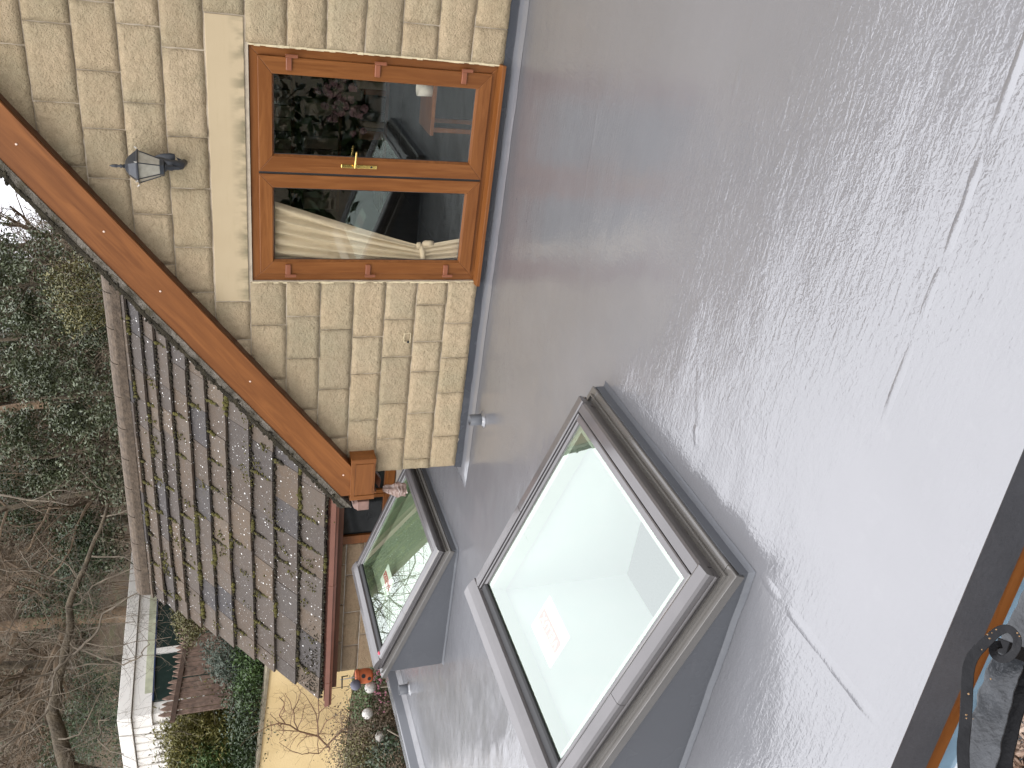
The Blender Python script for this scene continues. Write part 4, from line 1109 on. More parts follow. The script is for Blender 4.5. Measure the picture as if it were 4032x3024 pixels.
# ---------- outbuilding
OX, OY, OT = -14.9, 9.05, 4.36
co_ = at(463, 2835, 'z', OT); OX, OY = co_.x, co_.y
gar = thing('white_outbuilding', 'flat-roofed white outbuilding with wide fascia and dark window behind the garden fence', 'outbuilding', (OX, OY, 1.1))
M_fwhite = plain('cream_white_panel', (.80, .77, .71), .55, var=.03)
M_falgae = plain('algae_stained_white', (.50, .51, .36), .7, var=.25, vscale=3)  # greened white for the strip along the foot of the fascia
LEN, DEP = 9.0, 7.0; ft = .42
MB().box((OX-DEP, OY+.05, 1.0), (OX-.05, OY+LEN-.05, OT-.72)).build('wall', M_fwhite, gar)
zf = at(519, 2800, 'x', OX).z
FB = OT-(OT-zf)*1.0
MB().box((OX-DEP-.1, OY-.10, zf), (OX+.10, OY+LEN, OT)).build('fascia', M_fwhite, gar, bevel=.01)
zb = at(600, 2750, 'x', OX).z
MB().box((OX-DEP, OY-.02, zb), (OX+.04, OY+LEN-.1, zf-.015)).build('fascia', M_fwhite, gar, bevel=.008)
MB().box((OX+.04, OY+.6, zb), (OX+.046, OY+5.6, zb+.17)).build('algae_stain', M_falgae, gar)
yj0 = at(605, 2755, 'x', OX+.05).y; yj1 = at(625, 2360, 'x', OX+.05).y
MB().box((OX-.04, yj0, 1.4), (OX+.015, yj1, zb-.02)).build('window', plain('dark_green_glass', (.02, .035, .03), .12), gar)
MB().box((OX+.0, yj0, zb-.035), (OX+.07, yj1, zb-.002)).build('window_head', plain('dark_blue_trim', (.02, .035, .09), .4), gar)
ym = at(640, 2560, 'x', OX+.05).y; MB().box((OX-.02, ym-.09, 1.3), (OX+.06, ym+.09, zb-.036)).build('downpipe', M_fwhite, gar, bevel=.01)
for j in range(22):
    yy = OX-.35-j*.27
    MB().box((yy-.2, OY-.05, 1.1), (yy, OY+.0, zf-.02)).build('ribbed_panel', M_fwhite, gar, bevel=.012)

# ---------- picket fence
fp0 = at(690, 2850, 'z', 2.75); 
P0 = at(632, 2800, 'x', -11.6); P1 = at(705, 2430, 'x', -12.2)
fence = thing('picket_fence', 'weathered brown picket fence in front of the white outbuilding', 'fence', (P0.x, P0.y, 1.2), None)
M_picket = plain('weathered_brown_wood', (.175, .115, .085), .9, var=.45, vscale=9, bump=.008, bscale=40)
M_rail = plain('dark_rail_wood', (.075, .045, .03), .9, var=.3)
fd = (P1-P0); fL = fd.length; fu = fd.normalized(); fnrm = Vector((fu.y, -fu.x, 0))
if fnrm.dot(CAM-P0) < 0: fnrm = -fnrm
npk = 22
for i in range(-1, npk):
    c_ = P0+fu*(fL*(i+.1)/(npk-3)); wd = fL/(npk-3)*rnd.uniform(.62, .82); gz = ground_z(c_.x, c_.y)-.1; zt = c_.z+rnd.uniform(-.05, .03)-(.06 if i > 2 else 0)
    a_, b2 = c_-fu*wd/2, c_+fu*wd/2; ln2 = fu*rnd.uniform(-.03, .03)
    pr = [(a_.x, a_.y, gz), (b2.x, b2.y, gz), (b2.x+ln2.x, b2.y+ln2.y, zt-.10), (c_.x+ln2.x, c_.y+ln2.y, zt), (a_.x+ln2.x, a_.y+ln2.y, zt-.10)]
    mb = MB(); f_ = [Vector(v)+fnrm*.012 for v in pr]; g_ = [Vector(v)-fnrm*.012 for v in pr]
    mb.add(f_+g_, [(0, 1, 2, 3, 4), (9, 8, 7, 6, 5)]+[(k, 5+k, 5+(k+1) % 5, (k+1) % 5) for k in range(5)]); mb.build('picket', M_picket, fence, fix=True)
for zd in (-1.35, -.30):
    a_, b2 = P0-fu*.4, P1+fu*.6; mb = MB(); a_ = a_+Vector((0, 0, zd)); b2 = b2+Vector((0, 0, zd)); o1 = fnrm*.0135; o2 = fnrm*.055; u_ = Vector((0, 0, .09))
    mb.hexa([a_+o1, b2+o1, b2+o2, a_+o2, a_+o1+u_, b2+o1+u_, b2+o2+u_, a_+o2+u_]); mb.build('rail', M_rail, fence, fix=True)

# ---------- conifers and creepers near the fence
def shrub(label, c, rad, m, n, size, name='shrub', sr=.018, group=None, cat='shrub', asp=.45, twigs=True, up=.3):
    c = Vector(c); gz = ground_z(c.x, c.y); t = thing(name, label, cat, (c.x, c.y, gz), group)
    st = MB()
    for k in range(6):
        grow(st, Vector((c.x+rnd.gauss(0, .1), c.y+rnd.gauss(0, .1), gz-.05)), (rnd.gauss(0, .12), rnd.gauss(0, .12), 1), max(.3, (c.z-gz)*1.0), sr, 2, 4, .12, .4)
    st.build('stems', M_twig, t)
    leaves(MB(), c, rad, n, size, up, .5, asp).build('foliage', m, t); return t
def shr_at(px, py, z, *a, **k): return None
c1 = at(800, 2900, 'z', 2.1)
def on_ray(px, py, y): return at(px, py, 'y', y)
cA_ = on_ray(835, 2890, 6.6); shrub('golden-green conifer in front of the white ribbed wall', cA_, (1.0, .8, 1.05), M_golden, 30000, .085, 'conifer', cat='conifer', asp=.3, up=-.3)
cB_ = on_ray(900, 2990, 6.2); shrub('fresh green conifer left of the golden one above the yellow wall', cB_, (.95, .8, .95), M_green, 17000, .09, 'conifer', cat='conifer', asp=.3)
cC_ = on_ray(935, 2590, 6.2); shrub('grey-green feathery shrub spilling over the lower part of the picket fence', cC_, (.75, .4, .62), M_greyneedle, 7000, .085, cat='shrub', asp=.25, up=.5)
cD_ = on_ray(745, 2440, 7.4); shrub('olive moss-green bush beside the verge of the tiled roof', cD_, (.42, .35, .34), M_olive, 5000, .05, cat='bush')
cE_ = on_ray(1000, 2800, 5.75); shrub('dark ivy cushion along the top of the yellow wall', cE_, (1.5, .5, .42), M_ivy, 9000, .06, cat='ivy', name='ivy')
cF_ = on_ray(985, 2985, 5.75); shrub('dark ivy at the far left end of the yellow wall top', cF_, (1.0, .5, .42), M_ivy, 6000, .06, cat='ivy', name='ivy')
cG_ = on_ray(1000, 2650, 5.75); shrub('deep green ivy behind the left verge of the tiled wing', cG_, (.7, .5, .40), M_green, 4500, .055, cat='ivy', name='ivy')

# ---------- bare shrub trained against the yellow wall
bs = thing('bare_wall_shrub', 'bare twisted shrub with brown stems against the yellow wall', 'shrub', tuple(W2(-10.5, -.6)+Vector((0, 0, -1.25))))
def on_wall(px, py, off=.5):
    d = ray(px, py); # plane through wall line, offset toward the camera
    nrm = Vector((0, 1, 0)); p0 = W2(-9.66)-nrm*off
    return CAM+d*((p0-CAM).dot(nrm)/d.dot(nrm))
mb = MB()
# coordinates read off the photograph in zoom space (origin 1000,2550 ; scale .2939)
zz = lambda p: (1000+p[0]*.2939, 2550+p[1]*.2939)
stems = [([(1620, 1200), (1480, 1180), (1380, 1150), (1250, 1130), (1160, 1130), (1100, 1190), (980, 1310), (860, 1190), (720, 1150), (600, 1120), (480, 1040), (350, 1010), (235, 1040)], .022),
         ([(1160, 1130), (1190, 1080)], .02), ([(980, 1310), (1010, 1350), (1000, 1400)], .016),
         ([(860, 1190), (850, 1020), (870, 880), (860, 720), (850, 660)], .013), ([(870, 880), (980, 770), (1090, 650)], .009),
         ([(860, 1190), (920, 1080), (970, 990), (1060, 930), (1160, 860)], .009), ([(850, 1000), (830, 880), (770, 760), (700, 660), (640, 600)], .009),
         ([(600, 1120), (540, 1000), (540, 880), (520, 840), (600, 690), (630, 600), (590, 520)], .010), ([(520, 840), (480, 720), (420, 610)], .007),
         ([(580, 1100), (640, 950), (690, 760)], .008), ([(430, 1030), (370, 950), (340, 900), (400, 780), (395, 720), (340, 660)], .010),
         ([(400, 780), (410, 850), (360, 930)], .008), ([(240, 1040), (210, 980)], .007), ([(350, 1010), (240, 920), (220, 870)], .007),
         ([(240, 1050), (235, 1150), (205, 1230)], .006), ([(410, 1010), (390, 1150), (340, 1240)], .006), ([(560, 1110), (510, 1140), (495, 1200)], .006),
         ([(600, 1120), (430, 1110), (300, 1105)], .008), ([(980, 1310), (870, 1420), (740, 1410), (640, 1430), (520, 1390), (420, 1330), (340, 1270)], .009),
         ([(870, 1420), (850, 1300), (870, 1180)], .009), ([(740, 1410), (720, 1340)], .005), ([(1100, 1160), (1000, 1160), (900, 1150), (780, 1180), (680, 1160)], .006),
         ([(1300, 1000), (1300, 870), (1270, 760), (1240, 690)], .007), ([(1190, 1060), (1160, 960), (1170, 830)], .007), ([(1240, 1040), (1250, 950), (1200, 900)], .005),
         ([(500, 1030), (500, 900), (560, 800), (570, 620), (520, 570)], .005), ([(640, 1090), (740, 1000), (700, 980)], .004)]
for pts, r_ in stems:
    P_ = [on_wall(*zz(p), .35+.2*noise.noise(Vector((p[0]*.004, p[1]*.004, 2)))) for p in pts]; n_ = len(P_)
    Q_ = []
    for i in range(n_-1):
        for k in range(3):
            Q_.append(P_[i].lerp(P_[i+1], k/3)+Vector((0, 0, .025*noise.noise(Vector((i+k*.4, r_*90, 3))))))
    Q_.append(P_[-1]); mb.tube(Q_, [r_*1.15*(1-.6*i/len(Q_)) for i in range(len(Q_))], 5)
    for i in range(2, len(Q_), 2):
        if rnd.random() < .85: grow(mb, Q_[i], (rnd.gauss(0, 1), rnd.gauss(0, .3), rnd.gauss(0, 1)), rnd.uniform(.12, .5), r_*.35, 1, 4, .2)
mb.build('stems', plain('rust_brown_bark', (.17, .095, .055), .9, var=.3), bs)

# ---------- plants just beyond the parapet
def P2(px, py, y=None, d=None): return atd(px, py, d)
shrub('brown twiggy dead bush by the parapet under the bare wall shrub', atd(1440, 2905, 12.6), (.78, .6, .46), M_deadleaf, 8000, .035, sr=.006, cat='bush')
shrub('green and brown low plants left of the dead bush', atd(1460, 3010, 12.4), (.62, .5, .42), M_olive, 6500, .04, sr=.006, cat='plant', name='plant')
shrub('leafy green plant with pink flowers beside the far skylight', atd(1478, 2760, 12.4), (.55, .45, .28), M_green, 6000, .04, sr=.006, cat='plant', name='plant')
shrub('dark brown undergrowth between the pink flowers and the dead bush', atd(1505, 2850, 12.0), (.52, .4, .30), M_deadleaf, 6000, .035, sr=.006, cat='bush')
shrub('small green plant behind the parapet near the frame edge', atd(1560, 3000, 11.6), (.45, .4, .33), M_ivy, 4500, .04, sr=.006, cat='plant', name='plant')
shrub('brown leafy litter plant at the left picture edge by the parapet', atd(1590, 3060, 11.4), (.5, .4, .38), M_deadleaf, 4500, .035, sr=.006, cat='plant', name='plant')
pf = MB()
for px, py in [(1482, 2652), (1495, 2672), (1500, 2690), (1487, 2640), (1478, 2690), (1500, 2726), (1502, 2738), (1504, 2752), (1475, 2728), (1528, 2770), (1495, 2792), (1490, 2660)]:
    c_ = atd(px, py, 11.7)
    for k in range(4): pf.blob(c_+Vector((rnd.gauss(0, .026), rnd.gauss(0, .02), rnd.gauss(0, .032))), rnd.uniform(.008, .016), seg=(5, 3))
pkf = pf.build('pink_blossom', plain('pink_blossom', (.50, .20, .26), .8, var=.25)); tag(pkf, kind='stuff'); tag(pkf, 'pink blossom sprays on the plant beside the far skylight', 'flowers')
for (px, py, r_, c_, lab) in ((1458, 2707, .074, (.45, .43, .39), 'pale mottled ball standing among the pink flowers'), (1447, 2810, .070, (.52, .50, .46), 'white ball on a stick against the yellow wall'), (1497, 2900, .066, (.36, .33, .29), 'dull translucent ball in the brown twigs')):
    p_ = atd(px, py, 11.7); t_ = thing('garden_ball', lab, 'garden ball', p_-Vector((0, 0, .6)), 'garden balls on sticks')
    MB().lathe(p_, [(.001, -r_), (r_*.5, -r_*.87), (r_*.87, -r_*.5), (r_, 0), (r_*.87, r_*.5), (r_*.5, r_*.87), (.001, r_)], 18).build('ball', plain('mottled_ball', c_, .35, var=.3, vscale=40), t_, smooth=True)
    MB().tube([p_-Vector((0, 0, r_)), p_-Vector((0, 0, 1.1))], .008, 6).build('stick', M_twig, t_)
p_ = atd(1400, 2697, 11.5); t_ = thing('garden_ball', 'slate-blue ball hanging just below the orange birdhouse', 'garden ball', p_-Vector((0, 0, .1)))
MB().lathe(p_, [(.001, -.068), (.034, -.059), (.059, -.034), (.068, 0), (.059, .034), (.034, .059), (.001, .068)], 18).build('ball', plain('slate_blue_ball', (.12, .12, .16), .6, var=.2), t_, smooth=True)
MB().tube([p_+Vector((0, 0, .06)), p_+Vector((.0, 0, .40))], .004, 5).build('string', M_twig, t_)
# birdhouse: terracotta pot shape with holes and lid
p_ = atd(1432, 2662, 11.6)
bh = thing('birdhouse', 'orange terracotta birdhouse with round holes hanging at the wing corner', 'birdhouse', p_-Vector((0, 0, .13)))
MB().lathe(p_, [(.001, -.115), (.06, -.112), (.085, -.085), (.095, -.02), (.088, .055), (.090, .062), (.10, .064), (.10, .078), (.092, .09), (.094, .10), (.05, .104), (.001, .106)], 20).build('pot', plain('terracotta', (.52, .13, .045), .7, var=.2), bh, smooth=True)
vdir = (CAM-p_).normalized()
for (dz, rr_, sd_) in ((.015, .026, 0), (-.055, .022, .5)):
    dd = Vector((vdir.x, vdir.y, 0)).normalized(); dd = (dd+Vector((-dd.y, dd.x, 0))*-sd_).normalized()
    c_ = p_+dd*.090+Vector((0, 0, dz)); u_ = Vector((-dd.y, dd.x, 0)); n0 = MB()
    n0.tube([c_-dd*.012, c_+dd*.006], rr_, 14).build('entrance_hole', M_black, bh)
MB().tube([p_+Vector((0, 0, .10)), p_+Vector((0, 0, .30))], .006, 6).build('hanger', M_steel, bh)
br_ = thing('hanging_bracket', 'thin dark iron bracket on the wing corner above the birdhouse', 'bracket', p_+Vector((0, 0, .26)))
MB().tube([p_+Vector((.05, 0, .275)), p_+Vector((-.13, -.03, .275))], .010, 6).build('arm', M_black_iron, br_); MB().tube([p_+Vector((.05, 0, .275)), p_+Vector((.05, 0, .20))], .007, 6).build('stay', M_black_iron, br_)
# planter (white pot lying open) near the left edge
p_ = atd(1395, 2992, 13.0); pt_ = thing('plant_pot', 'pale green pot with dark opening by the yellow wall at the left edge', 'pot', p_-Vector((0, 0, .1)))
ax = (CAM-p_).normalized()*.8+Vector((0, 0, .5)); ax.normalize(); u_ = ax.orthogonal().normalized(); v_ = ax.cross(u_)
mb = MB(); 
for r_, h_ in ((.06, -.13), (.09, -.08), (.107, 0), (.115, .04), (.12, .046), (.094, .047), (.086, .026), (.065, -.08), (.001, -.09)):
    for j in range(18):
        a = 2*math.pi*j/18; mb.v.append(p_+(u_*math.cos(a)+v_*math.sin(a))*r_+ax*h_)
for i in range(8):
    for j in range(18): mb.f.append((i*18+j, i*18+(j+1) % 18, (i+1)*18+(j+1) % 18, (i+1)*18+j))
mb.build('pot_body', plain('pale_glazed_pot', (.50, .52, .36), .4, var=.3, vscale=12), pt_, smooth=True)
MB().tube([p_+ax*-.04, p_+ax*.005], .082, 18).build('soil', M_dark, pt_)
for px, py, px2, py2, lab in ((1578, 2700, 1500, 2706, 'thin cane leaning behind the parapet beside the pink flowers'), (1572, 2900, 1525, 2874, 'thin pale cane leaning over the parapet in the brown bush')):
    tag(MB().tube([atd(px, py, 10.9), atd(px2, py2, 11.1)], .008, 5).build('garden_cane', M_twigp), lab, 'cane', 'garden canes')

# ================================================================== HILLSIDE
def gp_at(px, dist_xy, py):
    d = ray(px, py); d2 = Vector((d.x, d.y, 0)).normalized(); q = CAM+d2*dist_xy; return (q.x, q.y)
# evergreens, each with its own crown
evs = [(1150, 19, 170, 4.6, 'tall grey-green evergreen just right of the roof verge, under the bargeboard'),
       (1330, 22, 120, 5.2, 'bushy evergreen rising behind the ridge near the bargeboard'),
       (1550, 18, 330, 4.2, 'rounded dark evergreen behind the middle of the ridge'),
       (1780, 21, 260, 4.4, 'silvery-leaved evergreen with drooping sprays behind the ridge'),
       (1480, 27, 60, 6.0, 'farther evergreen high up the slope at the top of the photo'),
       (1050, 27, 60, 7.0, 'evergreen high on the slope beside the sky gap')]
for i, (py, dist, px, h, lab) in enumerate(evs):
    x, y = gp_at(px, dist, py); tgt = CAM+ray(px, py).normalized()*(dist*1.02)
    gz = ground_z(x, y); ch = tgt.z-gz; s = dist/19
    tree(lab, (x, y), max(2.5, ch+.8), .11*s, 'leaf', crown=[(rnd.gauss(0, .15), 0, ch, 1.0*s, .9*s, .8*s), (.75*s, .2, ch-1.1*s, .75*s, .7*s, .6*s), (-.7*s, 0, ch-.8*s, .65*s, .7*s, .6*s), (.3*s, .3, ch+.95*s, .6*s, .6*s, .5*s), (-.6*s, .2, ch+.5*s, .45*s, .5*s, .4*s)],
         mat_c=M_holly, nleaf=12000, lsize=.08*s, name='evergreen_tree')
shrub('yellow-green bush at the foot of the bargeboard behind the ridge', atd(330, 1150, 16.5), (.7, .5, .55), M_olive, 3500, .06, group=None, cat='bush')
for i, (px, py, dd, rx, lab) in enumerate([(400, 2740, 28, 1.7, 'ivy-clad mound behind the near corner of the white outbuilding'), (370, 2960, 27, 1.9, 'dark ivy thicket left of the white outbuilding, by the twisted trunk'),
                               (340, 2150, 24, 1.1, 'dark green bush behind the left end of the ridge'), (250, 2350, 27, 1.4, 'deep green holly behind the bare branches'), (60, 1960, 26, 1.3, 'dark green clump at the top edge above the ridge')]):
    shrub(lab, atd(px, py, dd), (rx, .9, rx*.8), M_ivy, 6000, .085, 'ivy_bush', cat='bush')
# standing trunks with bare crowns
for (py, dist, h, r_, m_, lab) in [(2470, 27, 9.5, .24, M_barkr, 'thick reddish trunk standing straight behind the white outbuilding'), (2080, 26, 9, .15, M_bark, 'slim mossy trunk behind the left end of the ridge'),
                          (1965, 23, 8, .10, M_bark, 'slender leaning trunk left of the silvery evergreen'), (1620, 24, 8.5, .14, M_barkr, 'grey-brown trunk rising through the evergreens'),
                          (2640, 29, 9, .17, M_bark, 'mossy trunk between the outbuilding corner and the thick red trunk'), (2880, 28, 8.5, .16, M_bark, 'dark trunk at the far left of the hillside'),
                          (1250, 30, 10, .17, M_bark, 'bare tree against the pale sky beside the bargeboard'), (950, 33, 10.5, .17, M_bark, 'bare crown highest on the slope, right of all the trees'), (2250, 32, 10, .2, M_bark, 'distant bare tree behind the twisted branches'),
                          (1130, 36, 10, .14, M_bark, 'fine-twigged bare tree at the sky gap')]:
    x, y = gp_at(200, dist, py); tree(lab, (x, y), h, r_, 'bare', name='bare_tree', lean=(rnd.uniform(-.6, .6), rnd.uniform(-.4, .4)), bark=m_, depth=3, kids=4)
# the twisted pale-branched tree reaching over the outbuilding
tw = thing('twisted_tree', 'lichen-pale twisted bare tree whose limbs reach across above the white outbuilding', 'tree', atd(900, 3150, 17.5))
D_ = 17.0
trunk_px = [(900, 3150), (600, 3120), (271, 3034), (237, 2916), (203, 2800), (223, 2700), (250, 2618), (271, 2510), (271, 2388), (311, 2280), (352, 2184), (393, 2090), (440, 1934)]
tp = [atd(px, py, D_-i*.12) for i, (px, py) in enumerate(trunk_px)]; rr = [.17, .16, .14, .12, .10, .085, .075, .064, .054, .045, .037, .030, .020]
pp, r2 = [], []
for i in range(len(tp)-1):
    for k in range(3): pp.append(tp[i].lerp(tp[i+1], k/3)+Vector((.05*noise.noise(Vector((i+k/3, 0, 0))), .1*noise.noise(Vector((0, i+k/3, 0))), .07*noise.noise(Vector((0, 4, i+k/3)))))); r2.append(rr[i]+(rr[i+1]-rr[i])*k/3)
MB().tube(pp, r2, 9).build('trunk', M_bark, tw, smooth=True)
mb = MB()
s7 = .677
for pts, r_ in [([(400, 900), (430, 960), (520, 1000), (640, 1030), (720, 1060), (820, 1010), (870, 940)], .05), ([(370, 1060), (430, 1000), (470, 960), (560, 880), (600, 760), (700, 700), (840, 620)], .055),
                ([(400, 720), (470, 700), (540, 600), (620, 560), (770, 500)], .04), ([(530, 430), (640, 430), (720, 430), (770, 460)], .035), ([(590, 200), (680, 180), (740, 160)], .03),
                ([(430, 540), (340, 570), (240, 530), (170, 490), (120, 400)], .04), ([(170, 490), (60, 505)], .025), ([(400, 890), (330, 860), (200, 930), (160, 970), (60, 965), (30, 930)], .045),
                ([(340, 1110), (200, 1130), (100, 1180), (0, 1210)], .04), ([(300, 1240), (200, 1270), (80, 1340), (0, 1380)], .045), ([(280, 1320), (180, 1440), (100, 1480), (0, 1560)], .045),
                ([(470, 960), (400, 1010), (330, 1100), (290, 1240)], .06), ([(400, 1080), (520, 1050), (700, 1060)], .035), ([(200, 1500), (170, 1450), (250, 1400)], .03), ([(340, 1500), (460, 1460), (600, 1190)], .03),
                ([(600, 1430), (560, 1490), (640, 1560), (720, 1580)], .035), ([(580, 1440), (570, 1380), (640, 1380)], .03), ([(400, 780), (460, 860), (620, 830), (780, 810)], .032), ([(520, 650), (540, 730), (520, 820)], .03),
                ([(300, 640), (200, 640), (120, 720), (60, 850), (30, 1000)], .03), ([(450, 560), (400, 480), (300, 420), (200, 300)], .03), ([(0, 70), (150, 100), (300, 110), (400, 130)], .04), ([(640, 60), (560, 20), (480, -60)], .03)]:
    P_ = [atd(px*s7, 1900+py*s7, 16.2-.15*i) for i, (px, py) in enumerate(pts)]; Q_ = []
    for i in range(len(P_)-1):
        for k in range(3): Q_.append(P_[i].lerp(P_[i+1], k/3)+Vector((0, .05*noise.noise(Vector((i+k, r_*50, 0))), .06*noise.noise(Vector((i+k*.5, 3, r_*70))))))
    Q_.append(P_[-1]); rs = [r_*.45*(1-.6*i/len(Q_)) for i in range(len(Q_))]; mb.tube(Q_, rs, 5)
    for i in range(2, len(Q_)):
        if rnd.random() < .7: grow(mb, Q_[i], (rnd.gauss(0, 1), rnd.gauss(0, .5), rnd.gauss(0, 1)+.1), rnd.uniform(.5, 1.6), rs[i]*.42, 2, 4, .2, .62, 4)
mb.build('branches', M_twigp, tw)
# tangled brush covering the slope: nobody could count it
br_ = MB()
for i in range(14000):
    py = rnd.uniform(880, 3080); dist = rnd.uniform(17.5, 40); x, y = gp_at(200, dist, py); gz = ground_z(x, y)
    if (x > -27 and x < OX+5.5 and y < OY+LEN+.5): continue
    if y < 8.2: continue
    h = rnd.uniform(.8, 3.0)*(.7 if dist < 22 else 1.15); n = 4; q = Vector((x, y, gz)); d = Vector((rnd.gauss(0, .5), rnd.gauss(0, .5), 1)).normalized(); pts = [q]
    for k in range(n):
        d = (d+Vector((rnd.gauss(0, .28), rnd.gauss(0, .28), rnd.gauss(0, .15)-.08))).normalized(); q = q+d*h/n; pts.append(q)
    r_ = rnd.uniform(.006, .016)*dist/20; br_.tube(pts, [r_*(1-.6*k/n) for k in range(n+1)], 3, cap=False)
    for k in range(1, n+1):
        for _ in range(3):
            d2 = (d+Vector((rnd.gauss(0, .8), rnd.gauss(0, .8), rnd.gauss(0, .6)))).normalized(); l_ = rnd.uniform(.25, .8)
            e1 = pts[k]+d2*l_*.5; e2 = e1+(d2+Vector((rnd.gauss(0, .35), rnd.gauss(0, .35), rnd.gauss(0, .3)))).normalized()*l_*.5
            br_.tube([pts[k], e1, e2], [r_*.5, r_*.38, r_*.25], 3, cap=False)
tag(br_.build('undergrowth', plain('brush_twigs', (.165, .125, .085), .95, var=.5, vscale=1.5), origin=(-15, 20, 0)), kind='stuff')
lf = MB()
for i in range(90000):
    py = rnd.uniform(880, 3080); dist = rnd.uniform(17, 42); x, y = gp_at(200, dist, py); gz = ground_z(x, y)
    if y < 8.2 or (OX-DEP-6 < x < OX+5.0 and y < OY+LEN+.5): continue
    den = noise.noise(Vector((x*.35, y*.35, 0)))
    if rnd.random() > .5+den*1.5: continue
    p = Vector((x, y, gz+rnd.random()**1.6*2.6)); s = rnd.uniform(.04, .10)*dist/20
    d = Vector((rnd.gauss(0, 1), rnd.gauss(0, 1), rnd.gauss(0, .7))).normalized(); w = d.orthogonal().normalized()*s*.4
    n0 = len(lf.v); lf.v += [p, p+d*s*.5+w, p+d*s, p+d*s*.5-w]; lf.f.append((n0, n0+1, n0+2, n0+3))
M_mixed = leaf_mat('bramble_leaves', ((.06, .045, .025), (.05, .055, .022), (.04, .055, .02)), .7)
tag(lf.build('bramble_leaves', M_mixed, origin=(-15, 20, 0)), kind='stuff')

# unseen hedge added behind the viewpoint to darken reflections in the glass
HL = ['at its left end', 'next to the left end', 'left of the row centre', 'behind the near skylight', 'at the centre of the row', 'facing the meeting stiles of the doors', 'facing the right door pane', 'next to the right end', 'at its right end']
for i in range(9):
    x = -8+i*2.6; y = -13.5-rnd.random()*1.5
    tree('tall evergreen of the unseen added hedge behind the viewpoint, ' + HL[i], (x, y), 5.2, .12, 'leaf', crown=[(0, 0, 3.0, 1.7, 1.2, 2.4), (0, 0, 5.2, 1.2, 1.0, 1.4)], mat_c=M_ivy, nleaf=2600, lsize=.34, name='added_hedge_tree', group='added hedge trees behind the viewpoint')
# ================================================================== IRON HANDRAIL AT THE LOWER LEFT
hr = thing('iron_handrail', 'black-painted wrought iron handrail with a curled scroll end beside the flat roof edge', 'handrail', tuple(atd(3800, 3200, 1.7)))
def bar(pts, w, h, name, m, upv=None, wav=0):
    """flat bar along pts; w across the picture plane, h towards the viewer"""
    mb = MB(); k = len(pts)
    for i, p in enumerate(pts):
        t = (pts[min(i+1, k-1)]-pts[max(i-1, 0)]).normalized(); v = (CAM-p).normalized(); s = t.cross(v).normalized(); v = s.cross(t).normalized()
        ww = w*(1+wav*noise.noise(Vector((i*.45, 1, w*40)))); w2 = w*(1+wav*noise.noise(Vector((i*.45, 7, w*40))))
        mb.v += [p-s*ww/2+v*h/2, p+s*w2/2+v*h/2, p+s*w2/2-v*h/2, p-s*ww/2-v*h/2]
    for i in range(k-1):
        for j in range(4):
            a = i*4+j; b_ = i*4+(j+1) % 4; mb.f.append((a, b_, b_+4, a+4))
    mb.f += [(3, 2, 1, 0), tuple((k-1)*4+j for j in range(4))]
    return mb.build(name, m, hr, fix=True, bevel=.0015)
def curve(pts, n=6):
    out = []
    for i in range(len(pts)-1):
        p0, p1, p2, p3 = pts[max(i-1, 0)], pts[i], pts[i+1], pts[min(i+2, len(pts)-1)]
        for k in range(n):
            t = k/n; out.append(.5*((2*p1)+(p2-p0)*t+(2*p0-5*p1+4*p2-p3)*t*t+(3*p1-p0-3*p2+p3)*t**3))
    out.append(pts[-1]); return out
z7 = lambda a, b_, d: atd(3600+a*.4364, 2300+b_*.4364, d)
sp = [z7(455, 1800, 1.50), z7(440, 1500, 1.50), z7(465, 1200, 1.50), z7(478, 900, 1.50), z7(495, 740, 1.50), z7(545, 630, 1.50), z7(650, 520, 1.50), z7(760, 425, 1.50), z7(850, 405, 1.50), z7(925, 480, 1.50), z7(915, 590, 1.505), z7(850, 660, 1.51), z7(770, 670, 1.515), z7(715, 620, 1.52), z7(720, 560, 1.525), z7(770, 545, 1.53)]
cs_ = curve(sp, 5); n_ = len(cs_)
mbw = MB(); k = n_
for i, p in enumerate(cs_):
    t = (cs_[min(i+1, k-1)]-cs_[max(i-1, 0)]).normalized(); v = (CAM-p).normalized(); s = t.cross(v).normalized(); v = s.cross(t).normalized()
    wd = .0165 if i < 22 else .0165-.005*min(1, (i-22)/20)
    wd = wd*(1+.05*noise.noise(Vector((i*.6, 0, 0)))); h = .012
    mbw.v += [p-s*wd/2+v*h/2, p+s*wd/2+v*h/2, p+s*wd/2-v*h/2, p-s*wd/2-v*h/2]
for i in range(k-1):
    for j in range(4):
        a = i*4+j; b_ = i*4+(j+1) % 4; mbw.f.append((a, b_, b_+4, a+4))
mbw.f += [(3, 2, 1, 0), tuple((k-1)*4+j for j in range(4))]
mbw.build('scroll_bar', M_black_iron, hr, fix=True, bevel=.003)
M_greyiron = plain('worn_grey_gloss_paint', (.035, .038, .042), .28, var=.35, vscale=14, bump=.006, bscale=35, coat=.4)
bar(curve([z7(560, 1800, 1.60), z7(640, 1400, 1.62), z7(720, 1060, 1.64), z7(820, 760, 1.66), z7(960, 460, 1.68), z7(1130, 100, 1.70), z7(1300, -250, 1.72)], 7), .046, .010, 'top_rail', M_greyiron, wav=.16)
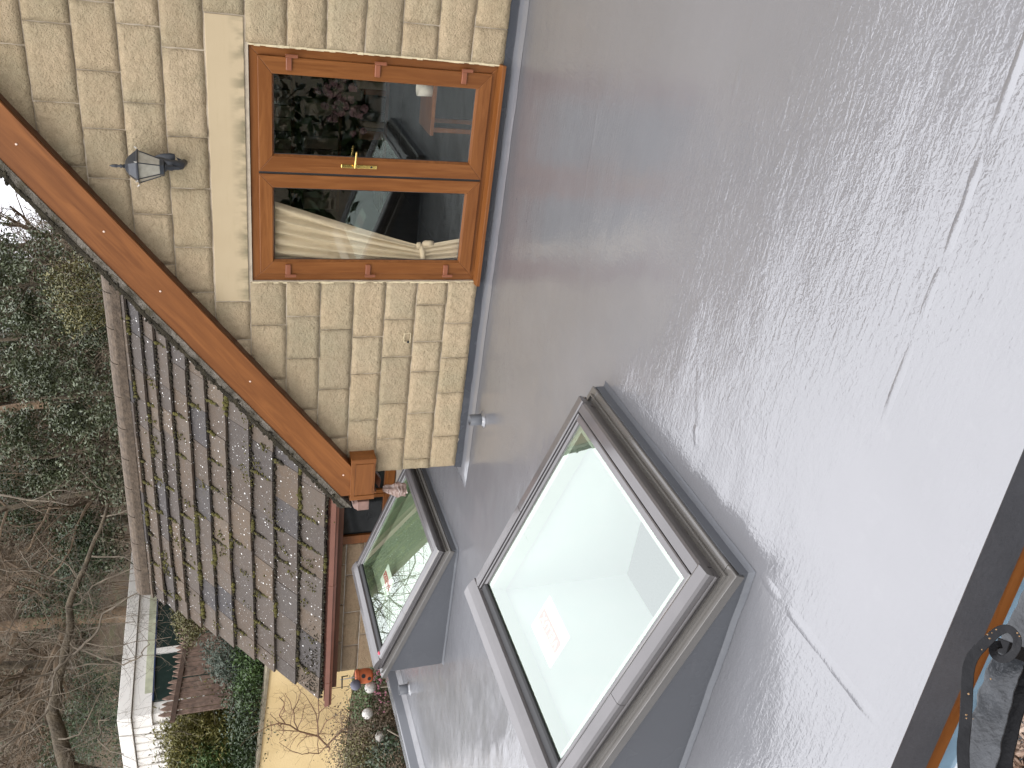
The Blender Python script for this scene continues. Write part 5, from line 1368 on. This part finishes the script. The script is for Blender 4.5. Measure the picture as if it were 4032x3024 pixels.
bar(curve([z7(730, 1800, 1.66), z7(800, 1400, 1.68), z7(880, 1060, 1.70), z7(960, 800, 1.72), z7(1100, 460, 1.74), z7(1300, 60, 1.76)], 5), .040, .03, 'side_rail', M_black_iron, wav=.12)
bar([z7(790, 560, 1.60), z7(1000, 640, 1.66), z7(1150, 700, 1.7)], .022, .02, 'joint', M_black_iron)
sm = MB()
for a_, b_2 in ((610, 590), (680, 490), (660, 455), (490, 990), (470, 1180), (470, 1210), (700, 440), (740, 410), (530, 1215), (690, 855), (930, 440), (950, 470)):
    sm.blob(z7(a_, b_2, 1.483), rnd.uniform(.0006, .0017), (1, 1, 1), seg=(6, 4))
tag(sm.build('paint_chip', plain('rusty_chip', (.22, .13, .06), .8), hr), kind='stuff')
# bark-strewn bed right below the rail
bk = MB()
for i in range(700):
    q = at(rnd.uniform(3900, 4200), rnd.uniform(2750, 3200), 'z', -.30)
    d = Vector((rnd.gauss(0, 1), rnd.gauss(0, 1), rnd.gauss(0, .2))).normalized(); s = rnd.uniform(.012, .04); w = d.orthogonal().normalized()*s*.4; u_ = d.cross(w).normalized()*s*.2
    q.z += rnd.random()*.03; n0 = len(bk.v)
    bk.v += [q, q+d*s+w*.3, q+d*s*.8+w, q+w*.9, q+u_, q+d*s+w*.3+u_, q+d*s*.8+w+u_, q+w*.9+u_]
    bk.f += [(n0+3, n0+2, n0+1, n0), (n0+4, n0+5, n0+6, n0+7), (n0, n0+1, n0+5, n0+4), (n0+1, n0+2, n0+6, n0+5), (n0+2, n0+3, n0+7, n0+6), (n0+3, n0, n0+4, n0+7)]
q0 = at(4040, 2950, 'z', -.33)
tag(bk.build('bark_mulch', leaf_mat('bark_chips', ((.06, .035, .02), (.16, .095, .06), (.42, .33, .26)), .8)), kind='stuff')
bed = thing('planting_bed', 'raised bed of bark mulch below the black handrail', 'planting bed', (q0.x, q0.y, -2.6))
MB().box((q0.x-1.2, -5.25, -2.9), (q0.x+.6, -4.50, -.315)).build('bed_soil', plain('brown_soil', (.10, .06, .04), 1, var=.5, vscale=20, bump=.02, bscale=60), bed)
